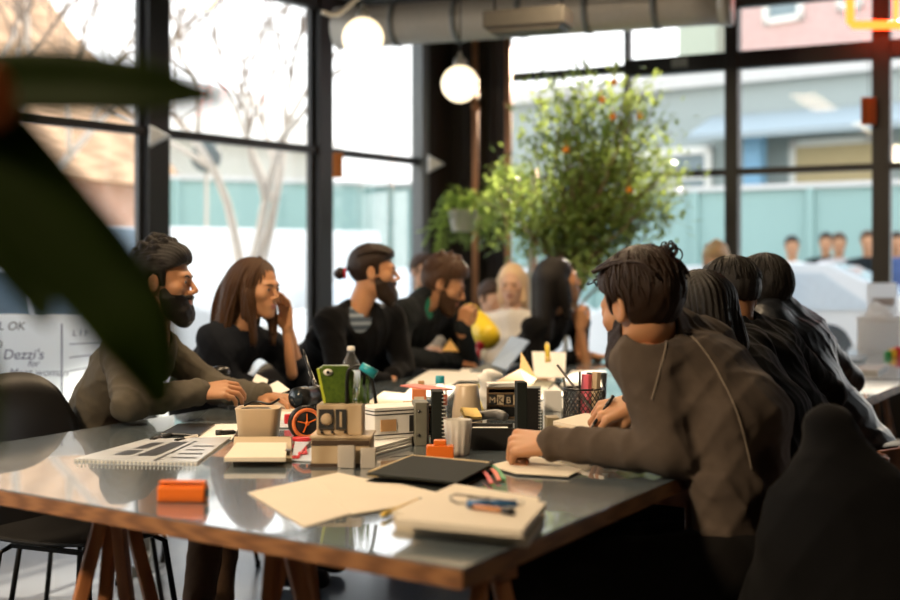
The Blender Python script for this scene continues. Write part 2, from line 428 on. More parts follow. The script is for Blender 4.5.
def person(label, S, group=None):
    """S: a dictionary of joints in world coordinates and looks"""
    g = S.get; q = g('q', 1.0)                  # q>1: coarser, for people far away
    C7, pel = V(S['c7']), V(S['pelvis']); side = V(S['side']).normalized()     # side: person's right
    fwd = V((0,0,1)).cross(side).normalized()
    shR, shL = V(S['shR']), V(S['shL'])
    root = empty('person', (pel.x, pel.y, 0), label, 'person', group=group)
    R = basis(S['face'], roll=g('roll', 0)); H = V(S['head']); hs = g('hs', 1.0)
    Rn = np.array(R); loc = lambda w: tuple((R.transposed()@(V(w)-H))/hs)
    fem = g('fem', False)
    body = NM()
    # head and neck
    nk = C7+fwd*.02+V((0,0,-.03))
    hf = head_field(loc(nk), g('jaw', 1.0), fem)
    lo, hi = bounds([(-.1,-.12,-.13), (.1,.13,.13), loc(nk)], .0); lo -= .01; hi += .01; lo[2] = min(lo[2], loc(nk)[2]-.02)
    v, f = mesh_field(hf, lo-.07*np.array((.3,.3,.3)), hi+.01, .0032*q)
    v = relax(v, f, 1, .4)
    c = v[f].mean(1); lips = (np.abs(c[:, 0]) < .021) & (c[:, 1] > .093) & (c[:, 2] < -.0495) & (c[:, 2] > -.069)
    body.add(to_world(v, Rn, H, hs), f, lips.astype(int))
    # torso under the clothes
    mid = pel.lerp(C7, .5)+V(g('slump', (0,0,0)))
    sw = (shR-shL).length/2; cen = (shR+shL)/2
    tf = 1.0 if not fem else .9
    SP = [(pel, .085, .095*tf), (pel.lerp(mid, .6), .065, .09*tf), (mid, .07, .095*tf), (mid.lerp(cen, .6), .085*tf, .100*tf), (cen.lerp(C7, .35)+V((0,0,-.03)), sw*.62, .070*tf)]
    kneeR, kneeL = V(S['kneeR']), V(S['kneeL'])
    hipR, hipL = pel+side*.09, pel-side*.09
    footR = V(g('footR', (kneeR.x-fwd.x*.02, kneeR.y-fwd.y*.02, .07))); footL = V(g('footL', (kneeL.x-fwd.x*.02, kneeL.y-fwd.y*.02, .07)))
    arms = [(shR, V(S['elR']), V(S['wrR'])), (shL, V(S['elL']), V(S['wrL']))]
    base = spine_field([(a, w*.9, r*.8) for a, w, r in SP], side)
    def under(p):
        d = base(p)
        for a, b, c_ in arms:
            d = smin(d, rc(p, a, b, .040, .034), .03); d = smin(d, rc(p, b, c_, .034, .024), .01)
        for h_, k_, f_ in ((hipR, kneeR, footR), (hipL, kneeL, footL)):
            d = smin(d, rc(p, h_, k_, .065, .045), .03); d = smin(d, rc(p, k_, f_, .043, .030), .02)
        return smin(d, rc(p, nk-V((0,0,.02)), C7.lerp(mid, .35)+fwd*.02, .042, .05), .02)
    allp = [pel, C7, kneeR, kneeL, footR, footL]+[x for t in arms for x in t]
    lo, hi = bounds(allp, .15)
    v, f = mesh_field(under, lo, hi, .014*max(1, q*.8), 5); body.add(v, f, 0)
    # hands
    for k, (sgn, (a, b, w_)) in enumerate(zip((1, -1), arms)):
        hd = g('handR' if k == 0 else 'handL')
        if not hd: continue
        d_, n_ = V(hd[0]).normalized(), V(hd[1])
        x_ = d_.cross(n_).normalized(); n_ = x_.cross(d_)
        M_ = np.array(Matrix((x_, d_, n_)).transposed())
        hfld = hand_field(mirror=sgn, **hd[2])
        lo, hi = np.array((-.08, -hd[2].get('fore', .14)-.03, -.10)), np.array((.08, .19, .05))
        v, f = mesh_field(hfld, lo, hi, .0028*q); body.add(to_world(v, M_, w_, g('handscale', 1.0)), f, 0)
    body.build('body', [S['skin'], M_LIP], root)
    # eyes and brows
    if g('eyes', True):
        for sx in (-1, 1):
            e = MB(); c = V((.031*sx, .0727, .006))
            prof = [(max(1e-6, .0137*math.sin(PI*i/12)), .0137*math.cos(PI*i/12)) for i in range(13)]
            Q = Matrix(((1,0,0),(0,0,1),(0,-1,0)))
            e.lathe(prof, c, 16, M=Q)
            for i, ff in enumerate(e.f):
                cy = sum(e.v[j][1] for j in ff)/len(ff)-c.y
                e.m[i] = 1 if cy > .0112 else 0
            e.v = [tuple(H+R@(V(x)*hs)) for x in e.v]
            e.build('eye', [M_EYEW, M_IRIS], root, world=True)
        for sx in (-1, 1):
            b = MB()
            b.tube([H+R@(V(x)*hs) for x in bez([(.012*sx, .0905, .020), (.028*sx, .0885, .0265), (.046*sx, .072, .021)], 4)], [.0015, .0028, .0032, .003, .0032, .003, .0028, .0022, .001], 6)
            b.build('eyebrow', S['hairmat'], root, world=True)
    # hair
    hair = NM(); ex = None
    if g('locks'): ex = MB(); g('locks')(ex, lambda x: H+R@(V(x)*hs))
    if g('hair'):
        tl = g('hairbox', ((-.13,-.16,-.10), (.13,.15,.18)))
        v, f = mesh_field(g('hair'), *tl, .0036*q); v = relax(v, f, 1, .3); hair.add(to_world(v, Rn, H, hs), f, 0)
        hair.build('hair', [S['hairmat']], root, ex)
    if g('beard'):
        nb = NM(); v, f = mesh_field(g('beard'), (-.10,-.05,-.17), (.10,.14,.05), .0034*q); nb.add(to_world(v, Rn, H, hs), f, 0)
        nb.build('beard', [S['hairmat']], root)
    # top garment
    ar = g('armr', (.062, .050, .040)); cut = g('cuff', (1.0, 1.0)); amp = g('fold', .006); infl = g('infl', .0)
    tors = spine_field([(a, w, r+infl) for a, w, r in SP], side)
    nkd = (H+R@V((0,-.022,-.045))-nk).normalized()
    neckc = nk.lerp(H+R@V((0,-.022,-.045)), g('collar', .14))+fwd*.004
    def top(p, open_=True):
        d = tors(p)
        d = smin(d, rc(p, shR, C7+fwd*.03, ar[0]*.92, .058), .05); d = smin(d, rc(p, shL, C7+fwd*.03, ar[0]*.92, .058), .05)
        armd = None
        for k, (a, b, w_) in enumerate(arms):
            b2 = b.lerp(w_, cut[k])
            t1 = rc(p, a, b, ar[0], ar[1]); t2 = rc(p, b, b2, ar[1], ar[1]+(ar[2]-ar[1])*cut[k])
            t = smin(t1, t2, .02)
            armd = t if armd is None else np.minimum(armd, t)
        d = smin(d, armd, .035)
        d = d+folds(p, amp)+folds(p[:, [1, 2, 0]], amp*.45, 2.1)
        ch = g('collar', .022)
        col = smax(rc(p, nk-nkd*.03, nk+nkd*ch, .074, .066), plane(p, tuple(nk+nkd*ch), tuple(nkd)), .008)
        d = smin(d, col, .022)
        d = smax(d, -rc(p, nk+nkd*(ch-.030), nk+nkd*.25, g('neckr', .0575), g('neckr', .0575)), .005)
        for k, (a, b, w_) in enumerate(arms):
            b2 = b.lerp(w_, cut[k]); dr = (w_-b).normalized()
            d = smin(d, torus(p, b2, dr, (ar[1]+(ar[2]-ar[1])*cut[k])*.86, .009), .008)
        if g('hood'):
            hc, hr = g('hood'); d = smin(d, ell(p, hc, hr), .03)
        hem = plane(p, tuple(pel-fwd*.0+V((0,0,-.055))), (0, 0, -1)); d = smax(d, hem, .02)
        return d
    lo, hi = bounds([pel, C7, shR, shL]+[x for t in arms for x in t], .23)
    if g('open_front'):
        ofp = g('open_front')
        def jack(p): return smax(top(p), -rc(p, ofp[0], ofp[1], ofp[2], ofp[2]*.9), .01)
        v, f = mesh_field(jack, lo, hi, .0068*q, 6)
        tee = spine_field([(a, w*.95, r+infl-.012) for a, w, r in SP], side)
        def tf_(p): return smax(smin(tee(p), rc(p, C7+fwd*.03, C7.lerp(mid,.3)+fwd*.04, .07,.08), .03), -rc(p, neckc-nkd*.01, neckc+nkd*.2, .06, .10), .01)
        v2, f2 = mesh_field(tf_, lo, hi, .010*q, 6); t = NM(); t.add(v2, f2); t.build('tshirt', [S['teemat']], root)
    else:
        v, f = mesh_field(top, lo, hi, .0068*q, 6)
    t = NM(); t.add(relax(v, f, 1, .3), f); t.build(g('topname', 'sweater'), [S['topmat']], root)
    # trousers
    def legs(p):
        d = spine_field([(pel+V((0,0,.04)), .07, .100), (pel, .075, .108)], side)(p)
        for h_, k_, f_ in ((hipR, kneeR, footR), (hipL, kneeL, footL)):
            d = smin(d, rc(p, h_, k_, .092, .066), .04); d = smin(d, rc(p, k_, f_+V((0,0,.04)), .064, .050), .02)
        return smax(d+folds(p, .005), p[:, 2]-(pel.z+.10), .02)
    lo, hi = bounds([pel, kneeR, kneeL, footR, footL], .25)
    v, f = mesh_field(legs, lo, hi, .010*q, 6); t = NM(); t.add(v, f); t.build('trousers', [S['legmat']], root)
    # shoes
    for f_ in (footR, footL):
        def sh(p):
            d = rc(p, (f_.x, f_.y, .05), (f_.x+fwd.x*.15, f_.y+fwd.y*.15, .042), .043, .036)
            return smax(smin(d, rc(p, (f_.x, f_.y, .06), (f_.x, f_.y, .11), .042, .044), .02), -(p[:, 2]-.004), .004)
        lo, hi = bounds([V((f_.x, f_.y, .0)), V((f_.x+fwd.x*.15, f_.y+fwd.y*.15, .11))], .07)
        v, f = mesh_field(sh, lo, hi, .008*q, 5); t = NM(); t.add(v, f); t.build('shoe', [M_SHOE], root)
    S['_top'] = top
    return root
M_SHOE = mat('shoe_leather', (.02, .018, .016), .5)
# ============================================================ the people
K_BR = skin('warm_brown', (.42, .20, .095)); K_TAN = skin('tan', (.46, .225, .11)); K_PALE = skin('light', (.66, .40, .27)); K_DARK = skin('deep_brown', (.36, .17, .08))
def hairm(name, c, c2): return mat('hair_'+name, c, rough=.42, col2=c2, vscale=60, stretch=(3, 3, .5), bump=.35, bscale=260, spec=.28)
H_BLK = hairm('black', (.004, .003, .0025), (.009, .006, .004)); H_DK = hairm('dark_brown', (.012, .006, .003), (.026, .012, .005))
H_DKC = hairm('dark_chestnut', (.010, .0045, .002), (.028, .012, .005)); H_BRN = hairm('brown', (.034, .015, .006), (.075, .034, .013)); H_CHE = hairm('chestnut', (.085, .038, .015), (.19, .09, .035)); H_BLD = hairm('blond', (.62, .42, .24), (.8, .6, .38))
def cloth(name, c, **k): return mat('cloth_'+name, c, rough=.92, bump=.12, bscale=520, sheen=.04, spec=.12, var=.10, vscale=60, **k)
C_TAUPE = cloth('taupe_knit', (.088, .067, .052)); C_GREY = cloth('grey_brown_knit', (.095, .082, .062)); C_BLK = cloth('black_cotton', (.0045, .0045, .005)); C_NVY = cloth('dark_navy', (.010, .012, .017))
C_CHAR = cloth('charcoal', (.014, .017, .019)); C_WHT = cloth('white_linen', (.75, .72, .68)); C_GRN = cloth('green_tee', (.03, .20, .13)); C_BLU = cloth('blue_denim', (.08, .12, .26)); C_LEG = cloth('black_twill', (.007, .006, .0055)); C_TANP = cloth('tan_canvas', (.20, .12, .075))
def striped(name, a, b, n):
    m = mat(name, a, .85); nt = m.node_tree; b_ = nt.nodes['Principled BSDF']; tc = [x for x in nt.nodes if x.type == 'TEX_COORD'][0]
    w = _n(nt, 'ShaderNodeTexWave'); w.bands_direction = 'Z'; w.inputs['Scale'].default_value = n
    cr = _n(nt, 'ShaderNodeValToRGB'); cr.color_ramp.interpolation = 'CONSTANT'
    cr.color_ramp.elements[0].color = (*a, 1); cr.color_ramp.elements[1].color = (*b, 1); cr.color_ramp.elements[1].position = .62
    nt.links.new(tc.outputs['Object'], w.inputs['Vector']); nt.links.new(w.outputs['Fac'], cr.inputs['Fac']); nt.links.new(cr.outputs['Color'], b_.inputs['Base Color'])
    return m
C_STR = striped('striped_jersey', (.06, .085, .12), (.25, .30, .36), 9)

def strands(starts, r0=.003, n=7, seed=1, wob=.006):
    """list of guide curves (local points), each turned into a few tapered locks"""
    def go(mb, W):
        rr = random.Random(seed)
        for pts, cnt, spread in starts:
            for _ in range(cnt):
                o = V([rr.gauss(0, 1)*spread for _ in range(3)]); ph = rr.random()*6; k = len(pts)
                cur = []
                for i, p in enumerate(bez(pts, 5)):
                    t = i/(5*(k-1)); cur.append(W(V(p)+o*(.5+.8*t)+V((math.sin(ph+7*t), math.cos(ph*2+6*t), 0))*wob*t))
                N = len(cur); mb.tube(cur, [r0*(.5+.9*math.sin(PI*min(1, .12+.86*i/N))) for i in range(N)], 5)
    return go

def shell_locks(n, seed, vol=1.5, top=.25, low=2.2, wob=.004, r0=.0026, back=1.9, front=None):
    """locks combed from the crown down over the back and sides of the head"""
    def go(mb, W):
        rr = random.Random(seed); th = .010*vol
        for i in range(n):
            az = rr.uniform(-back, back); p0 = top+rr.random()*.9; p1 = min(low-.25*max(0, abs(az)-.9), p0+rr.uniform(.6, 1.1)); ph = rr.random()*6; cur = []
            for j in range(11):
                t = p0+(p1-p0)*j/10; a = az+wob*14*math.sin(ph+5*t); k = 1.0+.018*math.sin(PI*j/10)
                cur.append(W(V(((.080+th*.5)*math.sin(a)*math.sin(t)*k, -.016-(.094+th)*math.cos(a)*math.sin(t)*k, .037+(.083+th*1.5)*math.cos(t)*k))))
            mb.tube(cur, [r0*(.25+math.sin(PI*(.05+.9*j/10))) for j in range(11)], 5)
    return go
def both(*fs):
    def go(mb, W):
        for f in fs: f(mb, W)
    return go
# --- the man writing at the right-hand edge of the table (big, near, seen from behind)
def curls(mb, W):
    rr = random.Random(5)
    for i in range(34):          # swept-back strands over the crown
        x = -.075+.15*rr.random(); y0 = .088-.01*rr.random()
        pts = [(x*.7, y0-.014, .100+.012*rr.random()), (x, .05, .128-abs(x)*.35), (x*1.02+.004, -.02, .138-abs(x)*.45), (x*.85, -.085, .095-abs(x)*.2+.01*rr.random()), (x*.75, -.118, .035+.03*rr.random())]
        c = bez(pts, 5); mb.tube([W(V(p)+V((0, 0, .003*math.sin(9*j/20+i)))) for j, p in enumerate(c)], [.0016+.003*math.sin(PI*(.1+.85*j/len(c))) for j in range(len(c))], 5)
    for i in range(64):          # loose curls gathered on the crown and at the brow
        if i < 52: c = V((.036+rr.gauss(0, .020), -.060+rr.gauss(0, .020), .112+rr.gauss(0, .009)))
        else: c = V((rr.uniform(-.05, .05), .088+rr.gauss(0, .005), .085+rr.gauss(0, .010)))
        R_ = rr.uniform(.009, .017) if i < 52 else .009; ax = V((rr.gauss(0, 1), rr.gauss(0, 1), rr.gauss(0, 1))).normalized(); u = ax.orthogonal().normalized(); w = ax.cross(u); tn = rr.uniform(.8, 1.5)
        pts = [W(c+(u*math.cos(a)+w*math.sin(a))*R_*(1-.25*a/(2*PI*tn))+ax*.006*a/6) for a in [2*PI*tn*j/18 for j in range(19)]]
        mb.tube(pts, [.0008+.0013*math.sin(PI*(.08+.9*j/19)) for j in range(19)], 5)
c7 = P(662, 320, 2.99)
SW = dict(c7=c7, pelvis=(.63, 2.85, .55), side=(.50, .84, -.02), slump=(.09, -.02, .05),
    shL=(.425, 2.86, .995), shR=(.63, 3.17, 1.015), elL=(.47, 2.80, .805), wrL=(.232, 2.94, .806), elR=(.60, 3.30, .86), wrR=(.462, 3.225, .872),
    kneeR=(.26, 3.26, .50), kneeL=(.12, 2.93, .51), face=(-.60, .78, -.24), roll=-.05, head=P(640, 308, 2.93), hs=.98,
    handL=((-.24, .08, -.005), (-.10, -.55, .8), dict(curl=(1.25, 1.35, .8), spread=.02, thumb=1.0, fore=.03, fr=(.032, .025))),
    handR=((-.13, -.02, -.035), (.05, -.45, .8), dict(curl=(.85, .95, .6), spread=.02, thumb=1.1, fore=.03)),
    skin=K_TAN, hairmat=H_DKC, topmat=C_TAUPE, legmat=C_LEG, hair=hair_short(1.5, 0, nape=-.105), beard=beard_field(2.2), locks=both(curls, shell_locks(120, 3, 1.5)), collar=.095, armr=(.066, .053, .039), fold=.006, handscale=1.06)
ROOTS = {}
ROOTS['writer'] = person('bearded man in a taupe sweater with curly top knot, leaning on the table and writing', SW)
tp = SW['_top']
for (pts) in ([(684, 330, 2.9), (700, 345, 2.8), (718, 372, 2.7), (738, 415, 2.62), (752, 470, 2.6)], [(662, 329, 2.86), (666, 345, 2.8), (660, 370, 2.75), (652, 400, 2.72)]):
    pr = []
    for q in bez([P(a, b, c) for a, b, c in pts], 7):
        d0 = None; o_ = V((0, 0, CAMZ)); dr = (q-o_).normalized(); tt = 2.2
        for _ in range(60):
            dd = float(tp(np.array([o_+dr*tt], f32))[0]); tt += dd*.8
            if dd < .0008 or tt > 4: break
        if tt < 3.6: pr.append(o_+dr*tt)
    if len(pr) > 3:
        m = MB(); m.tube(pr, .0022, 6); m.build('seam', cloth('seam_thread', (.22, .18, .14)), ROOTS['writer'], world=True)

# --- left side of the table
S1 = dict(c7=P(146, 345, 4.24), pelvis=(-1.20, 4.36, .55), side=(.0, -1, 0), slump=(-.04, 0, .02),
    shR=(-1.03, 4.07, .955), shL=(-1.00, 4.44, .96), elR=(-.945, 3.83, .812), wrR=(-.775, 3.99, .835), elL=(-.80, 4.42, .81), wrL=(-.62, 4.28, .80),
    kneeR=(-.76, 4.16, .50), kneeL=(-.76, 4.40, .50), footR=(-.80, 4.10, .07), face=(.97, -.06, -.04), head=P(163, 283, 4.15), hs=.97,
    handR=((.13, .02, .012), (-.05, -.55, .8), dict(curl=(.35, .75, .5), spread=.05, thumb=.9, fore=.03)),
    handL=((.12, -.05, -.01), (0, 0, 1), dict(curl=(.5, .7, .4), thumb=.5, fore=.03)),
    skin=K_BR, hairmat=H_BLK, topmat=C_GREY, legmat=C_TANP, hair=hair_short(1.7, 190), beard=beard_field(1.5), armr=(.062, .052, .042), fold=.007)
ROOTS['m1'] = person('man with curly black hair and full beard in a grey-brown sweater', S1)

hl = P(256, 289, 4.95)
tl2 = [((-.05, -.07, .0), (-.085, -.085, -.22), .05, .03), ((.05, -.07, .0), (.085, -.10, -.20), .048, .028), ((.068, .02, -.02), (.060, .055, -.20), .022, .014), ((-.068, .02, -.02), (-.062, .05, -.17), .020, .012)]
def lk2(mb, W):
    g_ = []
    for s_ in (-1, 1):
        g_ += [([(.006*s_, .028, .116), (.056*s_, .036, .080), (.077*s_, .022, .0), (.080*s_, .045, -.11), (.070*s_, .06, -.22)], 12, .004),
               ([(.006*s_, .0, .126), (.068*s_, -.01, .078), (.090*s_, -.03, -.02), (.10*s_, -.05, -.14), (.095*s_, -.06, -.26)], 16, .0045),
               ([(.006*s_, -.06, .112), (.045*s_, -.09, .06), (.07*s_, -.125, -.04), (.085*s_, -.13, -.16), (.08*s_, -.12, -.27)], 14, .006)]
    strands(g_, .0028, seed=4, wob=.008)(mb, W)
S2 = dict(c7=P(232, 335, 4.98), pelvis=(-1.02, 5.18, .55), side=(-.20, -.98, 0), fem=True, jaw=.92, slump=(-.06, 0, .02),
    shR=P(212, 338, 4.90), shL=P(272, 345, 5.14), elR=P(232, 383, 4.92), wrR=P(292, 392, 5.12), elL=P(299, 380, 5.12), wrL=P(287, 327, 5.02),
    kneeR=(-.62, 4.98, .50), kneeL=(-.58, 5.24, .50), face=(.84, -.44, -.10), head=hl, hs=.95,
    handL=((-.012, -.01, .13), (.6, .7, .1), dict(curl=(.25, .45, .4), spread=.12, thumb=.3, fore=.20, fr=(.026, .020))),
    handR=((.12, .06, -.005), (0, 0, 1), dict(curl=(.4, .6, .4), thumb=.5, fore=.03, fr=(.026, .020))), cuff=(1.0, .30), handscale=.92,
    skin=K_TAN, hairmat=H_BRN, topmat=C_NVY, legmat=C_LEG, hair=hair_long(tl2, 1.0), hairbox=((-.17,-.22,-.32), (.17,.15,.17)), locks=lk2, armr=(.054, .045, .037), fold=.005)
ROOTS['w2'] = person('woman with long brown hair in a dark navy top, hand raised to her mouth', S2)

def bun3(mb, W):
    rr = random.Random(8)
    for i in range(26):
        x = rr.uniform(-.07, .07); z = rr.uniform(-.03, .10)
        c = bez([(x*.9, .075, .085), (x*1.1, .02, .13-abs(x)*.5), (x*1.05, -.06, .10-abs(x)*.3), (x*.3, -.12, .01+z*.2)], 5); mb.tube([W(p) for p in c], [.0035]*len(c), 5)
    for i in range(16):
        a = rr.random()*6.28; R_ = rr.uniform(.012, .024); ax = V((rr.gauss(0, 1), rr.gauss(0, 1), rr.gauss(0, 1))).normalized(); u = ax.orthogonal().normalized(); w = ax.cross(u)
        mb.tube([W(V((0, -.150, -.005))+(u*math.cos(t)+w*math.sin(t))*R_) for t in [a+.4*j for j in range(14)]], .006, 6)
def hair_back(p):
    d = hair_short(.9, 0)(p); return smin(d, np.linalg.norm(p-np.array((0, -.150, -.005), f32), axis=1)-.026, .01)
S3 = dict(c7=P(352, 312, 5.72), pelvis=(-.58, 5.95, .55), side=(-.66, -.75, 0), slump=(-.05, 0, .02),
    shR=P(330, 322, 5.55), shL=P(392, 318, 5.85), elR=P(338, 372, 5.45), wrR=P(385, 382, 5.62), elL=P(404, 368, 5.9), wrL=P(392, 376, 5.75),
    kneeR=(-.22, 5.72, .50), kneeL=(-.15, 5.98, .50), face=(.97, .02, -.02), head=P(374, 273, 5.7), hs=.99,
    handR=((.10, .05, -.02), (0, 0, 1), dict(curl=(.5, .7, .4), thumb=.5, fore=.03)), handL=((-.05, -.10, -.03), (.1, 0, 1), dict(curl=(.5, .7, .4), thumb=.5, fore=.03)),
    skin=K_TAN, hairmat=H_DK, topmat=C_BLK, teemat=C_STR, legmat=C_LEG, hair=hair_back, hairbox=((-.13,-.20,-.10), (.13,.15,.18)), beard=beard_field(1.6), locks=bun3, infl=.012,
    open_front=(P(368, 300, 5.60), P(374, 342, 5.55), .095), topname='jacket', q=1.2)
ROOTS['m3'] = person('bearded man with hair tied in a bun, black jacket open over a striped shirt', S3)
m = MB(); bR = basis(S3['face']); m.tube([S3['head']+bR@V((.019*math.cos(a), -.128, -.004+.019*math.sin(a))) for a in [i*PI/8 for i in range(17)]], .006, 6)
m.build('hair_tie', mat('red_elastic', (.55, .01, .03), .6), ROOTS['m3'], world=True)

S4 = dict(c7=P(420, 300, 6.3), pelvis=(-.42, 6.55, .55), side=(-.42, -.90, 0), slump=(-.05, 0, .03),
    shR=P(404, 312, 6.15), shL=P(446, 318, 6.5), elR=P(398, 356, 6.05), wrR=P(456, 362, 6.42), elL=P(470, 364, 6.5), wrL=P(463, 327, 6.32),
    kneeR=(.06, 6.25, .50), kneeL=(.10, 6.58, .50), face=(.93, -.10, -.42), head=P(444, 285, 6.3), hs=1.02,
    handR=((.12, .04, -.01), (-.1, -.4, .9), dict(curl=(.7, .9, .5), thumb=.9, fore=.03)), handL=((.02, -.03, .12), (-.5, -.8, 0), dict(curl=(1.1, 1.1, .6), thumb=.5, fore=.03)),
    skin=K_TAN, hairmat=H_BRN, topmat=C_CHAR, teemat=C_GRN, legmat=C_LEG, locks=shell_locks(70, 5, 1.9), hair=hair_short(1.9, 60, seed=4), beard=beard_field(.7), infl=.01,
    open_front=(P(438, 306, 6.20), P(446, 340, 6.20), .065), q=1.2)
ROOTS['m4'] = person('brown-haired man in a charcoal sweater over a green shirt, cheek on his fist', S4)

tl5 = [((-.04, -.07, .0), (-.06, -.12, -.26), .062, .045), ((.04, -.07, .0), (.06, -.13, -.26), .062, .045), ((.07, .0, -.03), (.07, .0, -.18), .03, .02)]
S5 = dict(c7=P(548, 318, 6.9), pelvis=(.36, 7.1, .55), side=(-.35, -.93, 0), fem=True, jaw=.95, slump=(-.05, 0, .02),
    shR=P(532, 328, 6.75), shL=P(580, 322, 7.1), elR=P(536, 362, 6.7), wrR=P(592, 356, 6.95), elL=P(580, 360, 6.95), wrL=P(581, 328, 6.86),
    kneeR=(.75, 6.85, .50), kneeL=(.8, 7.1, .50), face=(.93, .18, .12), head=P(559, 281, 6.85), hs=1.04,
    handR=((.12, .02, -.01), (0, 0, 1), dict(curl=(.5, .7, .4), thumb=.5, fore=.03)), handL=((-.02, .0, .12), (-.5, -.6, 0), dict(curl=(1.0, 1.1, .6), thumb=.5, fore=.22, fr=(.028, .021))), cuff=(.6, .15),
    skin=K_TAN, hairmat=H_BLK, topmat=C_BLK, legmat=C_LEG, hair=hair_long(tl5, 1.0), hairbox=((-.17,-.22,-.34), (.17,.15,.17)), armr=(.055, .046, .037), q=1.25)
ROOTS['w5'] = person('woman with long straight black hair in a black top, chin raised over her hand', S5)

# --- right side of the table, backs to us
tl6 = [((-.03, -.045, .0), (-.03, -.035, -.22), .050, .042), ((.03, -.045, .0), (.03, -.045, -.22), .050, .044)]
S6 = dict(c7=P(712, 345, 3.45), pelvis=(.90, 3.42, .55), side=(.55, .83, 0), fem=True, jaw=.95, slump=(.05, 0, .04),
    shL=P(688, 362, 3.35), shR=P(752, 350, 3.62), elL=(.70, 3.33, .815), wrL=(.52, 3.50, .80), elR=(.93, 3.72, .815), wrR=(.72, 3.76, .80),
    kneeR=(.56, 3.74, .50), kneeL=(.50, 3.50, .50), face=(-.75, .62, -.25), head=P(695, 315, 3.42), hs=.94,
    handL=((-.1, .06, -.01), (0, 0, 1), dict(curl=(.5, .7, .4), thumb=.5, fore=.03)), handR=((-.1, .02, -.01), (0, 0, 1), dict(curl=(.5, .7, .4), thumb=.5, fore=.03)),
    skin=K_BR, hairmat=H_BLK, topmat=C_BLK, legmat=C_LEG, hair=hair_long(tl6, .95), hairbox=((-.17,-.22,-.34), (.17,.15,.17)), armr=(.055, .046, .037))
ROOTS['w6'] = person('woman with long black hair seen from behind, next to the writing man', S6)
S7 = dict(c7=P(742, 325, 3.86), pelvis=(1.20, 3.72, .55), side=(.70, .70, 0), slump=(-.10, -.02, .04),
    shL=P(716, 345, 3.75), shR=P(775, 340, 3.98), elL=(1.02, 3.86, .815), wrL=(.80, 4.0, .80), elR=(1.22, 4.18, .815), wrR=(1.0, 4.26, .80),
    kneeR=(.92, 4.12, .50), kneeL=(.84, 3.94, .50), face=(-.42, .88, -.10), head=P(729, 299, 3.88), hs=1.0,
    handL=((-.1, .06, -.01), (0, 0, 1), dict(curl=(.5, .7, .4), thumb=.5, fore=.03)), handR=((-.1, .05, -.01), (0, 0, 1), dict(curl=(.5, .7, .4), thumb=.5, fore=.03)),
    skin=K_BR, hairmat=H_BLK, topmat=C_BLK, legmat=C_LEG, hair=hair_short(.7, 0, bald_sides=True, nape=-.004), fold=.007, infl=.0, hood=(tuple(P(738, 338, 3.72)), (.085, .06, .045)), topname='hoodie', locks=shell_locks(120, 6, .7, low=1.45, r0=.0014))
ROOTS['m7'] = person('man with a short faded haircut in a black hoodie, back turned', S7)
S8 = dict(c7=P(781, 306, 4.42), pelvis=(1.42, 4.30, .55), side=(.74, .66, 0), slump=(-.10, -.02, .03),
    shL=P(768, 322, 4.32), shR=P(804, 330, 4.52), elL=(1.28, 4.42, .815), wrL=(1.06, 4.52, .80), elR=(1.46, 4.74, .815), wrR=(1.22, 4.84, .80),
    kneeR=(1.12, 4.74, .50), kneeL=(1.04, 4.56, .50), face=(-.55, .80, -.05), head=P(761, 294, 4.45), hs=1.0,
    handL=((-.1, .06, -.01), (0, 0, 1), dict(curl=(.5, .7, .4), thumb=.5, fore=.03)), handR=((-.1, .05, -.01), (0, 0, 1), dict(curl=(.5, .7, .4), thumb=.5, fore=.03)),
    skin=K_TAN, hairmat=H_BLK, topmat=mat('glossy_black_nylon', (.010, .012, .016), .42, bump=.1, bscale=60), legmat=C_LEG, hair=hair_short(1.4, 0), locks=shell_locks(120, 7, 1.4), fold=.005, infl=.0, topname='jacket')
ROOTS['m8'] = person('black-haired man in a glossy black jacket, farthest along the right bench side', S8)
# ============================================================ the room
def colr(c): return tuple(c)
M_FRAME = mat('dark_steel', (.012, .011, .010), .45, var=.1, bump=.05, bscale=40)
M_FRAMEG = mat('grey_painted_steel', (.16, .17, .17), .4, var=.08)
M_GLASS = pane_mat('window_glass')
M_CEIL = mat('dark_ceiling', (.018, .015, .012), .85, bump=.1, bscale=20)
M_WALL = mat('dark_plaster', (.024, .018, .014), .8, var=.15, bump=.1, bscale=30)
M_FLOOR = mat('polished_concrete', (.20, .22, .25), .28, col2=(.12, .13, .15), vscale=1.6, bump=.03, bscale=12)
M_SILL = mat('pale_sill', (.35, .34, .32), .5)
M_COPPER = mat('copper_pipe', (.55, .26, .12), .38, metal=.6, var=.1)
CZ = 3.28
C0 = V((.0, 10.82, 0)); dl = V((-.63, -.777, 0)).normalized(); db = V((.90, -.4365, 0)).normalized()
nl = V((dl.y, -dl.x, 0)) ; nl = nl if nl.dot(V((0,-10.8,0))) > 0 else -nl      # towards the room
nb_ = V((db.y, -db.x, 0)); nb_ = nb_ if nb_.dot(V((0,-10.8,0))) > 0 else -nb_
LW, BW = 10.6, 7.2
Lend = C0+dl*LW; Bend = C0+db*BW
def s_at(px, d): r = (px-450)/F; return (r*C0.y-C0.x)/(d.x-r*d.y)
def S_(o): return tag(o, kind='structure')
def strut(m, o, d, s, z0, z1, w, dep, off=0):      # upright bar on a wall line
    c = o+d*s; n = nl if d == dl else nb_; m.box((c.x+n.x*off, c.y+n.y*off, (z0+z1)/2), (w, dep, z1-z0), M=Matrix((d, d.cross(V((0,0,1))), V((0,0,1)))).transposed())
def rail(m, o, d, s0, s1, z, h, dep, off=0):
    c = o+d*((s0+s1)/2); n = nl if d == dl else nb_; m.box((c.x+n.x*off, c.y+n.y*off, z), (abs(s1-s0), dep, h), M=Matrix((d, d.cross(V((0,0,1))), V((0,0,1)))).transposed())
